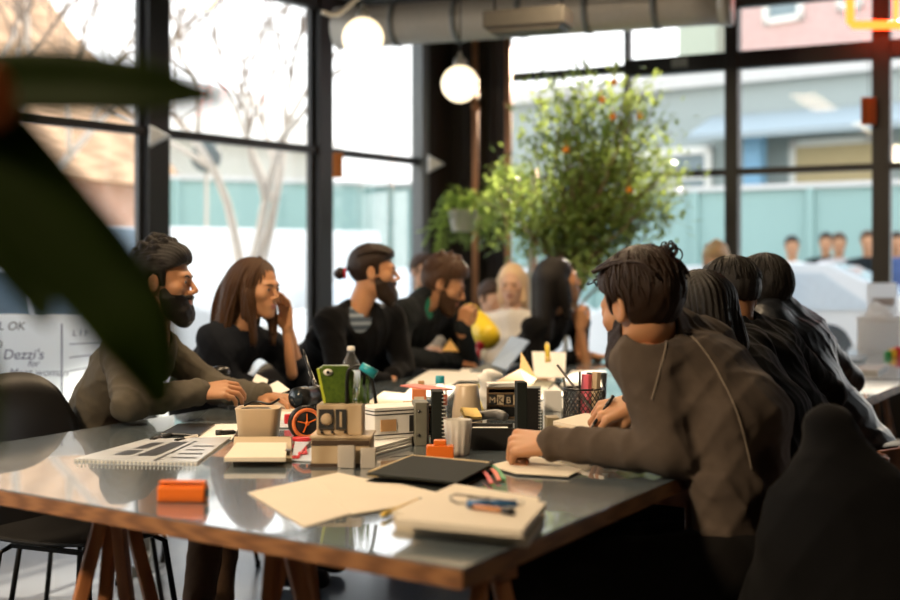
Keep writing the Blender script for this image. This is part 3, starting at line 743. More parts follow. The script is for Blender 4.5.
# floor and ceiling
room = [(Lend.x, Lend.y), (Lend.x-.2, -3.0), (Bend.x+.3, -3.0), (Bend.x, Bend.y), (C0.x, C0.y)]
m = MB(); m.prism([(x, y) for x, y in room], -.12, 0); S_(m.build('floor', M_FLOOR))
m = MB(); m.prism([(x*1.01, y*1.01) for x, y in room], CZ, CZ+.2); S_(m.build('ceiling', M_CEIL))
# solid walls behind and to the right of the camera
m = MB(); m.box(((Lend.x+Bend.x)/2, -3.08, CZ/2), (Bend.x-Lend.x+.8, .16, CZ)); S_(m.build('wall_rear', M_WALL))
m = MB(); m.bar((Bend.x+.08, Bend.y, CZ/2), (Bend.x+.38, -3.1, CZ/2), .16, CZ); S_(m.build('wall_right', M_WALL))
m = MB(); m.bar((Lend.x-.08, Lend.y, CZ/2), (Lend.x-.28, -3.1, CZ/2), .16, CZ); S_(m.build('wall_near_left', M_WALL))
# low walls under the glazing
m = MB(); rail(m, C0, dl, -.1, LW+.05, .225, .45, .16, -.0); S_(m.build('wall_left', M_WALL))
m = MB(); rail(m, C0, db, .44, BW+.05, .225, .45, .16, -.0); S_(m.build('wall_back', M_WALL))
m = MB(); rail(m, C0, dl, -.1, LW, .465, .03, .24, .02); S_(m.build('trim_1', M_SILL))
m = MB(); rail(m, C0, db, .44, BW, .465, .03, .24, .02); S_(m.build('trim_2', M_SILL))
# panelled dark wall in the corner
posts0 = s_at(421, dl)
m = MB(); rail(m, C0, db, -.12, .50, CZ/2, CZ, .14, 0)
rail(m, C0, dl, -.1, posts0-.03, CZ/2, CZ, .13, 0)
for s in (.02, .12, .22, .32, .42): strut(m, C0, db, s, 0, CZ, .012, .02, .08)
S_(m.build('wall_corner', M_WALL))
# left glazing: rails at the same heights along the wall, posts between the bays
RL = (2.13,)
posts = [(s_at(421, dl), .10, M_FRAMEG), (s_at(321, dl), .14, M_FRAME), (s_at(154, dl), .17, M_FRAME), (s_at(154, dl)+1.75, .15, M_FRAME), (6.3, .15, M_FRAME), (7.8, .15, M_FRAME), (9.2, .15, M_FRAME), (10.55, .15, M_FRAME)]
prev = posts[0][0]
for i, (s, w, mt) in enumerate(posts):
    m = MB(); strut(m, C0, dl, s, .45, CZ, w, .12)
    if w > .12: strut(m, C0, dl, s+w*.5+.025, .45, CZ, .03, .05, -.02)
    tn = 'trim_%d' % (i+3); S_(m.build(tn, mt, bevel=.004))
for i in range(len(posts)-1):
    a, b = posts[i][0]+posts[i][1]/2, posts[i+1][0]-posts[i+1][1]/2
    m = MB(); rail(m, C0, dl, a, b, .50, .05, .07); rail(m, C0, dl, a, b, 2.15, .055, .07); rail(m, C0, dl, a, b, CZ-.04, .10, .09)
    w_ = S_(m.build('window_%d' % (i+1), M_FRAME, bevel=.003))
    for z0, z1 in ((.52, 2.13), (2.17, CZ-.09)):
        g = MB(); rail(g, C0, dl, a, b, (z0+z1)/2, z1-z0, .008); g.build('pane', M_GLASS, w_)
# back glazing
bp = [(.50, .06), (s_at(628, db), .035), (s_at(733, db), .10), (s_at(882, db), .125), (4.55, .11), (5.65, .11), (6.75, .11)]
for i, (s, w) in enumerate(bp):
    m = MB(); strut(m, C0, db, s, .45, CZ, w, .12); S_(m.build('trim_%d' % (i+12), M_FRAME, bevel=.004))
for i in range(len(bp)-1):
    a, b = bp[i][0]+bp[i][1]/2, bp[i+1][0]-bp[i+1][1]/2
    m = MB(); rail(m, C0, db, a, b, .50, .05, .07); rail(m, C0, db, a, b, 2.005, .05, .07); rail(m, C0, db, a, b, 2.84, .13 if i != 0 else .06, .10); rail(m, C0, db, a, b, CZ-.02, .05, .09)
    w_ = S_(m.build('window_%d' % (i+8), M_FRAME, bevel=.003))
    for z0, z1 in ((.52, 1.98), (2.03, 2.78), (2.90, CZ-.04)):
        g = MB(); rail(g, C0, db, a, b, (z0+z1)/2, z1-z0, .008); g.build('pane', M_GLASS, w_)
# copper pipes on the dark corner
for k, (px, lab) in enumerate(((475, 'copper coloured pipe on the dark corner wall, nearest the round lamp'), (508, 'copper coloured pipe where the dark wall meets the back windows'), (533, 'short copper coloured pipe behind the citrus tree'))):
    d = (10.62, 10.45, 10.2)[k]; p = P(px, 200, d); z1 = (CZ, CZ, 2.05)[k]
    m = MB(); m.tube([(p.x, p.y-.06, 0), (p.x, p.y-.06, z1)], .028, 12)
    for z in (.6, 1.7, 2.6):
        if z < z1: m.lathe([(.028, -.02), (.036, -.02), (.036, .02), (.028, .02)], (p.x, p.y-.06, z), 12)
    tag(m.build('wall_pipe', M_COPPER), lab, 'pipe', 'copper pipes in the corner')
# round duct hung under the ceiling, parallel to the back wall
M_DUCT = mat('duct_metal', (.50, .47, .42), .42, metal=.15, var=.06)
a = P(338, 52, 9.1); b = P(728, 6, 8.2); a = V((a.x, a.y, 2.95)); b = V((b.x, b.y, 2.95))
t = empty('ventilation_duct', (a.x, a.y, 2.95), 'long pale round duct hanging under the dark ceiling', 'duct')
m = MB(); n_ = 12
m.tube([a.lerp(b, i/n_) for i in range(n_+1)], .145, 28); m.build('duct_tube', M_DUCT, t, world=True)
for i in range(1, 6):
    m = MB(); c = a.lerp(b, i/6); e = (b-a).normalized()*.02; m.tube([c-e, c+e], .152, 28); m.build('band', M_FRAMEG, t, world=True)
    m = MB(); m.tube([c+V((0, 0, .14)), (c.x, c.y, CZ)], .008, 8); m.build('hanger', M_FRAME, t, world=True)
m = MB(); e = (b-a).normalized()*.05; m.tube([b-e, b+e*.5], [.155, .16], 28); m.build('end_cap', M_DUCT, t, world=True)
# dark ceiling beam along the left glazing
for k, (s0, zc) in enumerate(()):
    m = MB(); c = C0+nb_*s0; m.bar((c.x-2.2*db.x, c.y-2.2*db.y, zc), (c.x+6.6*db.x, c.y+6.6*db.y, zc), .16, .20); S_(m.build('beam', M_CEIL))
# ceiling unit (box fitting) in front of the duct
t = empty('ceiling_heater', P(528, 20, 7.4), 'long grey box fitting hanging from the ceiling in front of the duct', 'ceiling heater', rz=-.35)
m = MB(); m.box((0, 0, .0), (.48, .22, .10)); m.build('housing', mat('grey_housing', (.07, .065, .055), .5), t, bevel=.01)
m = MB(); m.box((0, 0, -.06), (.40, .17, .03), taper=1.1); m.build('grille', mat('warm_grille', (.10, .09, .075), .5), t)
for s in (-.2, .2):
    m = MB(); m.tube([(s, 0, .05), (s, 0, CZ-P(528, 20, 7.4).z)], .007, 8); m.build('hanger', M_FRAME, t)
# globe lamps
M_GLOBE = mat('lamp_glass', (1, .9, .75), .3, emit=(1, .80, .52), estr=.75)
M_CORD = mat('black_cord', (.01, .01, .01), .5)
for px, py, d, r, lab in ((198, -8, 7.0, .108, 'round glowing globe lamp cut off by the top of the picture'), (363, 38, 7.6, .122, 'round glowing globe lamp beside the window post under the duct end'), (460, 84, 8.0, .116, 'round glowing globe lamp hanging lowest, against the dark corner')):
    c = P(px, py, d)
    t = empty('globe_lamp', c, lab, 'lamp', group='globe lamps')
    m = MB(); m.ball((0, 0, 0), r, 28); m.build('globe', M_GLOBE, t)
    m = MB(); m.lathe([(.03, r*.93), (.045, r*.96), (.04, r+.03), (.012, r+.06), (.012, r+.08)], n=16); m.build('lamp_cap', M_FRAMEG, t)
    m = MB(); m.tube([(0, 0, r+.07), (0, 0, CZ-c.z)], .005, 6); m.build('cord', M_CORD, t)
    m = MB(); m.lathe([(.05, -.02), (.05, 0)], (0, 0, CZ-c.z), 16); m.build('ceiling_rose', M_FRAMEG, t)
# curved white pipe near the ceiling, triangular brackets, tags on the frames
m = MB(); m.tube(bez([P(322, 12, 7.3), P(336, 15, 7.35), P(352, 3, 7.5), P(366, -8, 7.7)], 8), .014, 10)
m.build('x', mat('white_pipe', (.7, .68, .62), .4)).name = 'conduit_pipe'; tag(bpy.data.objects['conduit_pipe'], 'thin pale pipe curving up to the ceiling by the window post', 'pipe')
M_WHT = mat('white_plastic', (.75, .72, .66), .4, var=.03)
for px, py, d, lab in ((160, 136, 8.25, 'white triangular bracket on the thick left window post'), (436, 164, 10.45, 'white triangular bracket on the grey frame by the dark corner')):
    c = P(px, py, d); e = basis((0, 1, 0))
    m = MB(); r = .068 if px < 300 else .075
    vs = [V((-r*.9, 0, r)), V((r*.95, 0, 0)), V((-r*.9, 0, -r))]
    m.add([c+v+V((0, -.03, 0)) for v in vs]+[c+v*.8+V((0, -.055, 0)) for v in vs]+[c+v+V((0, .03, 0)) for v in vs], [(3,4,5), (0,1,4,3), (1,2,5,4), (2,0,3,5), (8,7,6), (6,7,1,0), (7,8,2,1), (8,6,0,2)])
    tag(m.build('corner_bracket', M_WHT), lab, 'bracket', 'white brackets')
M_ORG = mat('orange_card', (.62, .20, .03), .6); M_RUST = mat('rust_card', (.38, .12, .03), .6)
for (x0, y0, x1, y1, d, mt, lab, top) in ((333, 153, 343, 178, 9.45, M_ORG, 'small orange tag hung on the second left window post', 153), (861, 97, 876, 125, 9.2, M_RUST, 'rust brown tag hung on a thin wire in the back window', 55)):
    a, b = P(x0, y0, d), P(x1, y1, d)
    t = empty('hanging_tag', ((a.x+b.x)/2, d, b.z), lab, 'tag')
    m = MB(); m.box((0, 0, (a.z-b.z)/2), (b.x-a.x, .012, a.z-b.z)); m.build('card', mt, t, bevel=.003)
    m = MB(); m.box((0.0, -.008, (a.z-b.z)*.5), (.008, .006, (a.z-b.z)*.94)); m.build('fold', M_ORG if mt is M_RUST else M_RUST, t)
    m = MB(); m.tube([(0, 0, a.z-b.z), (0, 0, P(0, top-6, d).z-b.z)], .0025, 6); m.build('wire', M_CORD, t)
c = P(678, 64, 9.82); m = MB(); m.box((c.x, c.y-.06, c.z), (.12, .01, .065), rz=math.atan2(db.y, db.x)); tag(m.build('label_plate', mat('grey_label', (.30, .30, .27), .5)), 'small grey plate on the thick back window rail', 'plate')
# neon outline in the top right window
M_NEON = mat('neon_tube', (1, .2, .05), .3, emit=(1, .045, .006), estr=6.5)
dN = 9.05
t = empty('neon_sign', P(868, 27, dN), 'red and orange neon outline hanging in the top right window', 'neon sign')
m = MB(); m.tube([P(850, -60, dN), P(850, 22, dN), P(853, 25, dN), P(921, 25, dN-.2), P(924, 22, dN-.2), P(924, -60, dN-.2)], .030, 12); m.build('tube', M_NEON, t, world=True)
m = MB(); m.tube([P(896, -60, dN-.12), P(896, 21, dN-.12), P(899, 23, dN-.12), P(940, 21, dN-.3)], .018, 10); m.build('inner_tube', M_NEON, t, world=True)
for px in (850, 924):
    m = MB(); p = P(px, -10, dN-(.2 if px > 900 else 0)); m.tube([p, (p.x, p.y, CZ)], .004, 6); m.build('wire', M_CORD, t, world=True)

# ------------------------------------------------------------ tables
M_TOP = mat('grey_laminate', (.13, .165, .19), .20, var=.05, vscale=6, coat=1.0, bump=.006, bscale=8, spec=.9)
M_PLY = mat('plywood_edge', (.30, .14, .055), .42, col2=(.17, .075, .03), vscale=14, wood=True, stretch=(1, 1, 14))
M_LEGW = mat('oiled_oak_leg', (.42, .17, .06), .45, col2=(.25, .09, .03), vscale=20, wood=True, stretch=(1, 1, .2))
def table(poly, label, legs, group):
    cx = sum(p[0] for p in poly)/len(poly); cy = sum(p[1] for p in poly)/len(poly)
    t = empty('work_table', (cx, cy, 0), label, 'table', group=group)
    q = [(x-cx, y-cy) for x, y in poly]; inn = [(x*.985, y*.985) for x, y in q]
    m = MB(); m.prism(q, TZ-.003, TZ); m.build('table_top', M_TOP, t)
    m = MB(); m.prism(q, TZ-.034, TZ-.003); m.build('edge_band', M_PLY, t, bevel=.002)
    for (lx, ly, ang) in legs:
        ca, sa = math.cos(ang), math.sin(ang); lx -= cx; ly -= cy
        m = MB(); m.bar((lx-ca*.30, ly-sa*.30, TZ-.06), (lx+ca*.30, ly+sa*.30, TZ-.06), .06, .05); m.build('trestle_rail', M_LEGW, t)
        for s in (-1, 1):
            for k in (-1, 1):
                tp_ = V((lx+ca*.26*s-sa*.02*k, ly+sa*.26*s+ca*.02*k, TZ-.07)); bt = V((lx+ca*.34*s-sa*.17*k, ly+sa*.34*s+ca*.17*k, 0.0))
                m = MB(); m.bar(tp_, bt, .027, .030); m.build('leg', M_LEGW, t, bevel=.004)
            m = MB(); m.bar((lx+ca*.31*s-sa*.11, ly+sa*.31*s+ca*.11, .26), (lx+ca*.31*s+sa*.11, ly+sa*.31*s-ca*.11, .26), .022, .03); m.build('crossbar', M_LEGW, t)
    return t
u_ = math.atan2(.62, -.78)
T1 = [(.019, 1.916), (1.99, 5.62), (-.096+.02, 6.05), (-1.36, 3.0)]
table(T1, 'long grey topped table with plywood edge, its corner closest to us', [(-.52, 2.60, u_), (-.95, 3.02, u_+.1), (-.12, 2.42, u_-.1), (.35, 3.1, u_), (1.2, 5.2, u_), (.1, 5.5, u_)], 'communal tables')
T2 = [(.36, 6.02), (2.0, 5.68), (3.45, 8.35), (1.55, 8.9)]
table(T2, 'grey topped table continuing behind the first towards the back windows', [(1.5, 6.5, u_), (2.4, 8.1, u_)], 'communal tables')

# ------------------------------------------------------------ chairs
M_CHB = mat('black_shell', (.010, .010, .011), .42, var=.1); M_CHM = mat('black_tube_steel', (.012, .012, .012), .35, metal=.3)
M_CHW = mat('walnut_chair', (.16, .065, .028), .42, col2=(.09, .035, .015), vscale=18, wood=True, stretch=(1, 1, .3)); M_BLUES = mat('slate_blue_shell', (.12, .19, .30), .45)
def shell_chair(loc, rz, label, shell=M_CHB, seat_z=.45, back_h=.45, group=None):
    """moulded shell chair, faces local +Y"""
    t = empty('shell_chair', (*loc, 0), label, 'chair', rz=rz, group=group)
    vs, fs = [], []; nu, nv = 13, 15
    for th in (0, 1):
        for j in range(nv):
            for i in range(nu):
                u = (i/(nu-1)-.5)*2; v_ = j/(nv-1)
                if v_ < .5:
                    y = .22-.40*(v_/.5); z = seat_z+.012*(abs(u)**2)-.01*math.sin(PI*v_/.5); w = .23-.03*(1-v_/.5)
                else:
                    a = (v_-.5)/.5; y = -.18-.10*a+.035*(u*u)*min(1, a*3); z = seat_z+.01+back_h*a*(1-.13*(abs(u)**3)*a) ; w = .23-.015*a-.05*max(0, a-.75)/.25
                if j == nv//2: y -= .0; z += .012
                off = .009*th
                vs.append((u*w, y-(off if v_ >= .5 else 0), z-(off if v_ < .5 else 0)))
    n1 = nu*nv
    for j in range(nv-1):
        for i in range(nu-1):
            a = j*nu+i; fs.append((a, a+1, a+nu+1, a+nu)); fs.append((n1+a+nu, n1+a+nu+1, n1+a+1, n1+a))
    bd = [i for i in range(nu)]+[j*nu+nu-1 for j in range(1, nv)]+[(nv-1)*nu+i for i in range(nu-2, -1, -1)]+[j*nu for j in range(nv-2, 0, -1)]
    for k in range(len(bd)): a, b = bd[k], bd[(k+1) % len(bd)]; fs.append((b, a, n1+a, n1+b))
    half = [f for f in fs if max(i % n1 for i in f) <= (nv//2)*nu+nu-1]; rest = [f for f in fs if f not in half]
    m = MB(); m.add(vs, half, True); m.build('seat', shell, t); m = MB(); m.add(vs, rest, True); m.build('backrest', shell, t)
    for sx in (-1, 1):
        for sy in (-1, 1):
            m = MB(); m.tube([(sx*.13, sy*.12, seat_z-.02), (sx*.17, sy*.16, seat_z-.05), (sx*.21, sy*.21, .0)], .009, 8)
            l_ = m.build('leg', M_CHM, t); m = MB(); m.lathe([(.012, 0), (.012, .025)], (sx*.21, sy*.21, 0), 8); m.build('foot', M_CHB, l_)
    m = MB()
    for s in (-1, 1): m.bar((s*.15, .13, seat_z-.03), (s*.15, -.13, seat_z-.03), .018, .012)
    m.bar((-.15, 0, seat_z-.03), (.15, 0, seat_z-.03), .018, .012); m.build('seat_frame', M_CHM, t)
    return t
def face_rz(dx, dy): return math.atan2(dy, dx)-PI/2
shell_chair((-1.07, 3.80), face_rz(.9, -.42), 'empty black shell chair with tall rounded back tucked in beside the curly-haired man', back_h=.44)
shell_chair((-1.42, 3.18), face_rz(.80, -.60), 'black shell chair at the lower left corner, only its seat showing', back_h=.40)
shell_chair((-1.22, 4.38), face_rz(1, 0), 'black shell chair under the man in the grey-brown sweater', back_h=.34)
shell_chair((-1.04, 5.20), face_rz(.98, -.2), 'black shell chair under the long-haired woman with raised hand', back_h=.34)
shell_chair((-.60, 5.97), face_rz(.75, -.66), 'black shell chair under the man with the bun', back_h=.34)
shell_chair((-.44, 6.57), face_rz(.9, -.42), 'black shell chair under the man resting his cheek', back_h=.34)
shell_chair((.34, 7.12), face_rz(.93, -.35), 'black shell chair under the woman with raised chin', back_h=.34)
shell_chair((2.52, 8.98), face_rz(-.45, -.9), 'slate blue chair with rounded back at the far end of the table', M_BLUES, .45, .42)
def wood_chair(loc, rz, label, group=None, seat_z=.46, back=.82, coat=None, w=.42):
    t = empty('wooden_chair', (*loc, 0), label, 'chair', rz=rz, group=group)
    m = MB(); m.box((0, 0, seat_z), (w, .42, .028)); m.build('seat', mat('worn_seat_wood', (.24, .12, .05), .4, col2=(.15, .07, .03), vscale=12, wood=True), t, bevel=.008)
    for sx in (-1, 1):
        m = MB(); m.bar((sx*(w/2-.03), .18, seat_z-.014), (sx*(w/2), .22, 0), .032, .032); m.build('leg', M_CHW, t, bevel=.004)
        m = MB(); m.bar((sx*(w/2-.03), -.18, seat_z-.014), (sx*(w/2), -.22, 0), .032, .032); m.build('leg', M_CHW, t, bevel=.004)
        m = MB(); m.bar((sx*(w/2-.02), -.19, seat_z), (sx*(w/2-.01), -.27, back), .03, .028); m.build('back_post', M_CHW, t, bevel=.004)
    for z, h in ((back-.03, .07), (back-.17, .045)):
        m = MB(); pts = [(-w/2+.02, -.19-.08*(z-seat_z)/(back-seat_z), z), (-w/4, -.215-.08*(z-seat_z)/(back-seat_z), z), (w/4, -.215-.08*(z-seat_z)/(back-seat_z), z), (w/2-.02, -.19-.08*(z-seat_z)/(back-seat_z), z)]
        for a, b in zip(pts[:-1], pts[1:]): m.bar(a, b, .016, h)
        m.build('back_slat', M_CHW, t, bevel=.003)
    m = MB()
    for s in (-1, 1): m.bar((s*(w/2-.015), .20, .22), (s*(w/2-.015), -.20, .22), .018, .022)
    m.build('stretcher', M_CHW, t)
    return t
wood_chair((.63, 2.87), face_rz(-.86, .51), 'worn wooden chair under the man writing', back=.78, w=.46)
wood_chair((.92, 3.44), face_rz(-.84, .55), 'wooden chair under the woman seen from behind', back=.76, group=None)
wood_chair((1.21, 3.73), face_rz(-.71, .71), 'wooden chair under the man in the black hoodie', back=.76)
wood_chair((1.43, 4.31), face_rz(-.68, .73), 'wooden chair under the man in the glossy jacket', back=.76)
wood_chair((1.96, 4.62), face_rz(-.86, .51), 'empty walnut coloured chair drawn up at the right edge', back=.80)
wood_chair((2.55, 5.75), face_rz(-.86, .51), 'empty walnut coloured chair farther along the right side of the table', back=.80)
# chair with a black coat thrown over it, right front
ct = (.92, 2.48)
wood_chair(ct, face_rz(-.80, .60), 'wooden chair at the lower right, hidden by a black coat', back=.86)
hc = P(830, 412, 2.55)
def coat_f(p):
    d = rc(p, (hc.x, hc.y, .88), (hc.x+.03, hc.y-.02, .55), .055, .17)
    d = smin(d, rc(p, (hc.x-.03, hc.y+.04, .70), (hc.x-.06, hc.y+.02, .30), .09, .16), .08)
    d = smin(d, rc(p, (hc.x+.06, hc.y-.04, .74), (hc.x+.10, hc.y-.06, .28), .08, .17), .08)
    x, y, z = p[:, 0], p[:, 1], p[:, 2]
    return smax(d+.010*np.sin(34*x+6*np.sin(6*z)+18*y)*np.clip((.95-z)*2, 0, 1)+folds(p, .005), -(z-.16), .02)
v, f = mesh_field(coat_f, (hc.x-.5, hc.y-.35, .05), (hc.x+.5, hc.y+.35, 1.05), .009); n = NM(); n.add(relax(v, f, 1), f)
tag(n.build('coat', [C_BLK], None), 'black coat draped to the floor over the chair at lower right', 'coat')
# ============================================================ things on the tables
M_PAPER = mat('cream_paper', (.72, .64, .52), .75, var=.04, vscale=8, bump=.02, bscale=60); M_PAPW = mat('white_paper', (.78, .76, .72), .7, var=.03)
M_KRAFT = mat('kraft_paper', (.52, .30, .13), .7, var=.08); M_BEIGE = mat('beige_cardboard', (.50, .39, .25), .65, var=.05); M_BGC = mat('beige_ceramic', (.56, .43, .29), .35, var=.04)
M_DKB = mat('dark_cover', (.014, .017, .015), .75, var=.08, bump=.05, bscale=300, spec=.2); M_TUMB = mat('ribbed_plastic', (.85, .80, .72), .25, trans=.45, ior=1.25, var=.02); M_GLOW = leafmat('thin_white_plastic', (.80, .80, .80), (.76, .77, .79), .35, .8, (1.1, 1.1, 1.1)); M_INK = mat('printed_black', (.03, .03, .03), .45, var=.3); M_BLKP = mat('black_plastic', (.012, .012, .012), .3)
M_OR = mat('orange_plastic', (.80, .17, .02), .35, var=.04); M_RED = mat('red_plastic', (.62, .03, .04), .35); M_YEL = mat('yellow_paper', (.85, .60, .18), .6); M_BLUE = mat('blue_plastic', (.03, .16, .42), .3)
M_TEAL = mat('teal_plastic', (.02, .34, .42), .35); M_GRN = mat('green_rubber', (.03, .30, .08), .45); M_OLIV = mat('olive_grey_board', (.16, .155, .12), .5); M_WOODL = mat('pale_box_wood', (.52, .40, .26), .5, col2=(.40, .29, .17), vscale=16, wood=True)
M_GREYM = mat('printed_grey', (.42, .46, .52), .22, col2=(.74, .76, .78), vscale=9); M_CLEAR = mat('clear_plastic', (.92, .92, .90), .08, trans=.96, ior=1.2, var=0)
M_WATER = mat('water', (.85, .93, .95), .02, trans=1, ior=1.2, var=0); M_METAL = mat('wire_metal', (.09, .085, .08), .35, metal=.8); M_FROST = mat('frosted_acrylic', (.80, .74, .66), .45, trans=.45, ior=1.3, var=.02); M_SLATE = mat('slate_lid', (.16, .20, .25), .3)
def quad(px, z=TZ): return [PT(a, b, z) for a, b in px]
def cen(ps): return sum(ps, V((0, 0, 0)))/len(ps)
SLN = [0]
def slab(name, px, z0, z1, m_, label=None, cat=None, group=None, parent=None, bevel=.0, lift=None):
    """a flat thing whose corners touch the table at those points"""
    if parent is None and z1-z0 < .0045 and z0 < TZ+.005: SLN[0] += 1; z0 += .00025*SLN[0]; z1 += .00025*SLN[0]
    ps = quad(px, z0) if lift is None else quad(px, lift)
    if (ps[1]-ps[0]).cross(ps[2]-ps[1]).z < 0: ps = ps[::-1]
    b = MB(); b.prism([(p.x, p.y) for p in ps], z0, z1)
    c = cen(ps)
    if parent is None:
        o = b.build(name, m_, bevel=bevel)
        for v in o.data.vertices: v.co.x -= c.x; v.co.y -= c.y; v.co.z -= z0
        o.location = (c.x, c.y, z0)
        return tag(o, label, cat, group)
    return b.build(name, m_, parent, world=True, bevel=bevel)
Z = TZ+.0006
# near papers
slab('paper_sheet', [(248, 493), (338, 473), (424, 492), (304, 528)], Z, Z+.0015, M_PAPER, 'blank cream sheet lying alone on the bare table near the front edge', 'paper', 'loose cream sheets')
slab('paper_sheet', [(318, 481), (400, 484), (455, 497), (352, 515)], Z+.0016, Z+.0028, M_PAPER, 'cream sheet half covering the lone blank one, pencil on its corner', 'paper', 'loose cream sheets')
# stack of pads at front right
cp = [(393, 519), (452, 489), (546, 503), (522, 531)]
def scalepx(px, k, dx=0, dy=0):
    cx = sum(p[0] for p in px)/4; cy = sum(p[1] for p in px)/4; return [(cx+(a-cx)*k+dx, cy+(b-cy)*k+dy) for a, b in px]
hs_ = .036
slab('writing_pad', [(395, 531), (458, 503), (545, 520), (528, 548)], Z, Z+.012, mat('pad_edges', (.50, .42, .30), .7, col2=(.66, .57, .43), vscale=90, stretch=(.1, .1, 3)), 'thick cream pad at the bottom of the stack near the table corner', 'pad', 'pads stacked near the corner', lift=TZ)
slab('writing_pad', [(392, 524), (455, 495), (540, 510), (520, 538)], Z+.0125, Z+.022, M_PAPER, 'cream pad in the middle of the stack near the table corner', 'pad', 'pads stacked near the corner', lift=TZ+.0)
slab('writing_pad', cp, Z+.0225, Z+.034, M_PAPER, 'cream pad on top of the stack, pens lying on it', 'pad', 'pads stacked near the corner', lift=TZ+.034)
def pen(a, b, r, body, tip, label, name='pen', cat='pen', capf=.3, clip=False, capm=None):
    a, b = V(a), V(b); d = b-a
    t = empty(name, ((a+b)/2), label, cat)
    m = MB(); m.tube([a, a+d*.86], r, 10); m.build('barrel', body, t, world=True)
    m = MB(); m.tube([a+d*.86, a+d*.97, b], [r, r*.5, r*.15], 10); m.build('tip', tip, t, world=True)
    m = MB(); m.tube([a-d*.001, a+d*capf], r*1.2, 10); m.build('cap', capm or tip, t, world=True)
    if clip: m = MB(); m.tube([a+d*.02+V((0, 0, r*1.2)), a+d*.03+V((0, 0, r*1.9)), a+d*capf+V((0, 0, r*1.7))], r*.25, 6); m.build('clip', M_METAL, t, world=True)
    return t
zp = TZ+.036
pen(PT(467, 504, zp+.006), PT(525, 503, zp+.006), .0058, M_BLUE, M_WHT, 'blue marker pen lying on the top cream pad', capf=.4, clip=True, capm=M_BLUE)
pen(PT(514, 512, zp+.005), PT(468, 506, zp+.005), .0048, mat('amber_barrel', (.52, .22, .08), .3), M_BLKP, 'brown pen with black cap lying beside the blue marker', capf=.25)
m = MB(); m.tube([PT(a, b, zp+.002) for a, b in [(470, 504), (458, 503), (451, 500), (450, 496), (456, 494), (520, 502), (500, 502)]], .0014, 6)
tag(m.build('wire_clip', M_METAL), 'bent wire loop lying on the top cream pad', 'clip')
pen(PT(383, 515, TZ+.008), PT(423, 498, TZ+.005), .0042, mat('yellow_paint', (.70, .45, .06), .4), M_BLKP, 'short pencil with fat yellow end on the papers', 'pencil', 'pencil', capf=.16, capm=mat('yellow_rubber', (.75, .50, .08), .6))
# orange block at the left front
c = PT(181, 503); t = empty('hole_punch', (c.x, c.y+.02, TZ), 'small glossy orange block alone on the table at the left', 'desk tool', rz=-.06)
m = MB(); pr = [(-.018, .0), (.018, .0), (.020, .010), (.019, .026), (.012, .033), (-.010, .034), (-.019, .028), (-.020, .010)]; n = len(pr)
m.add([(-.046, y, z) for y, z in pr]+[(.046, y, z) for y, z in pr], [tuple(range(n)), tuple(range(2*n-1, n-1, -1))]+[((i+1) % n, i, n+i, n+(i+1) % n) for i in range(n)]); m.build('housing', M_OR, t, bevel=.003)
m = MB(); m.box((0, -.004, .038), (.088, .022, .005)); m.box((.043, -.004, .034), (.006, .02, .010)); m.build('lever', M_OR, t, bevel=.002)
m = MB(); m.box((.047, -.002, .017), (.003, .022, .014)); m.build('slot', M_BLKP, t)
# spiral planner at left
px = [(74, 461), (197, 464), (231, 439), (146, 441)]
t = empty('spiral_planner', cen(quad(px)), 'open grey spiral planner with printed pages, lying before the curly-haired man', 'planner')
slab('pages', px, Z, Z+.006, M_GREYM, parent=t); q = quad(px, TZ+.0074)
def bl(u, v): return q[0].lerp(q[1], u).lerp(q[3].lerp(q[2], u), v)
m = MB()
for (a, b, c_, d_) in ((.30, .50, .52, .9), (.40, .42, .50, .60), (.10, .20, .55, .72), (.12, .24, .80, .95), (.36, .48, .62, .74)):
    pass
for u0, u1, v0, v1 in ((.14, .30, .30, .52), (.14, .28, .60, .90), (.36, .54, .28, .92), (.60, .63, .1, .95), (.70, .92, .20, .24), (.70, .92, .36, .40), (.70, .88, .52, .56), (.70, .92, .68, .72)):
    p4 = [bl(u0, v0), bl(u1, v0), bl(u1, v1), bl(u0, v1)]; m.add(p4, [(0, 1, 2, 3)])
m.build('print', M_INK, t, world=True)
m = MB()
for k in range(30):
    c = bl(.02+.96*k/29, .015); m.tube([c+V((0, .0035*math.cos(a), -.0022+.0035*math.sin(a))) for a in [j*PI/4 for j in range(9)]], .0009, 5)
m.build('spiral', M_WHT, t, world=True)
# dark phone, pens and loose paper behind it
slab('tablet', [(160, 436), (200, 437), (215, 426), (178, 426)], Z, Z+.008, M_BLKP, 'dark tablet lying by the sweater sleeve behind the spiral planner', 'tablet', bevel=.002)
slab('paper_sheet', [(196, 440), (232, 440), (240, 424), (206, 425)], Z, Z+.0015, M_PAPW, 'white sheet under a black marker left of the beige bin', 'paper')
pen(PT(152, 440, TZ+.006), PT(172, 434, TZ+.006), .006, M_BLKP, M_BLKP, 'fat black marker between planner and tablet, nearest the elbow', 'marker', 'marker')
pen(PT(216, 433, TZ+.009), PT(236, 432, TZ+.009), .007, M_BLKP, M_BLKP, 'short black marker on the white sheet beside the beige bin', 'marker', 'marker')
pen(PT(176, 441, TZ+.006), PT(200, 435, TZ+.006), .005, M_WHT, M_BLKP, 'white pen with black ends lying behind the planner', 'pen', 'pen')
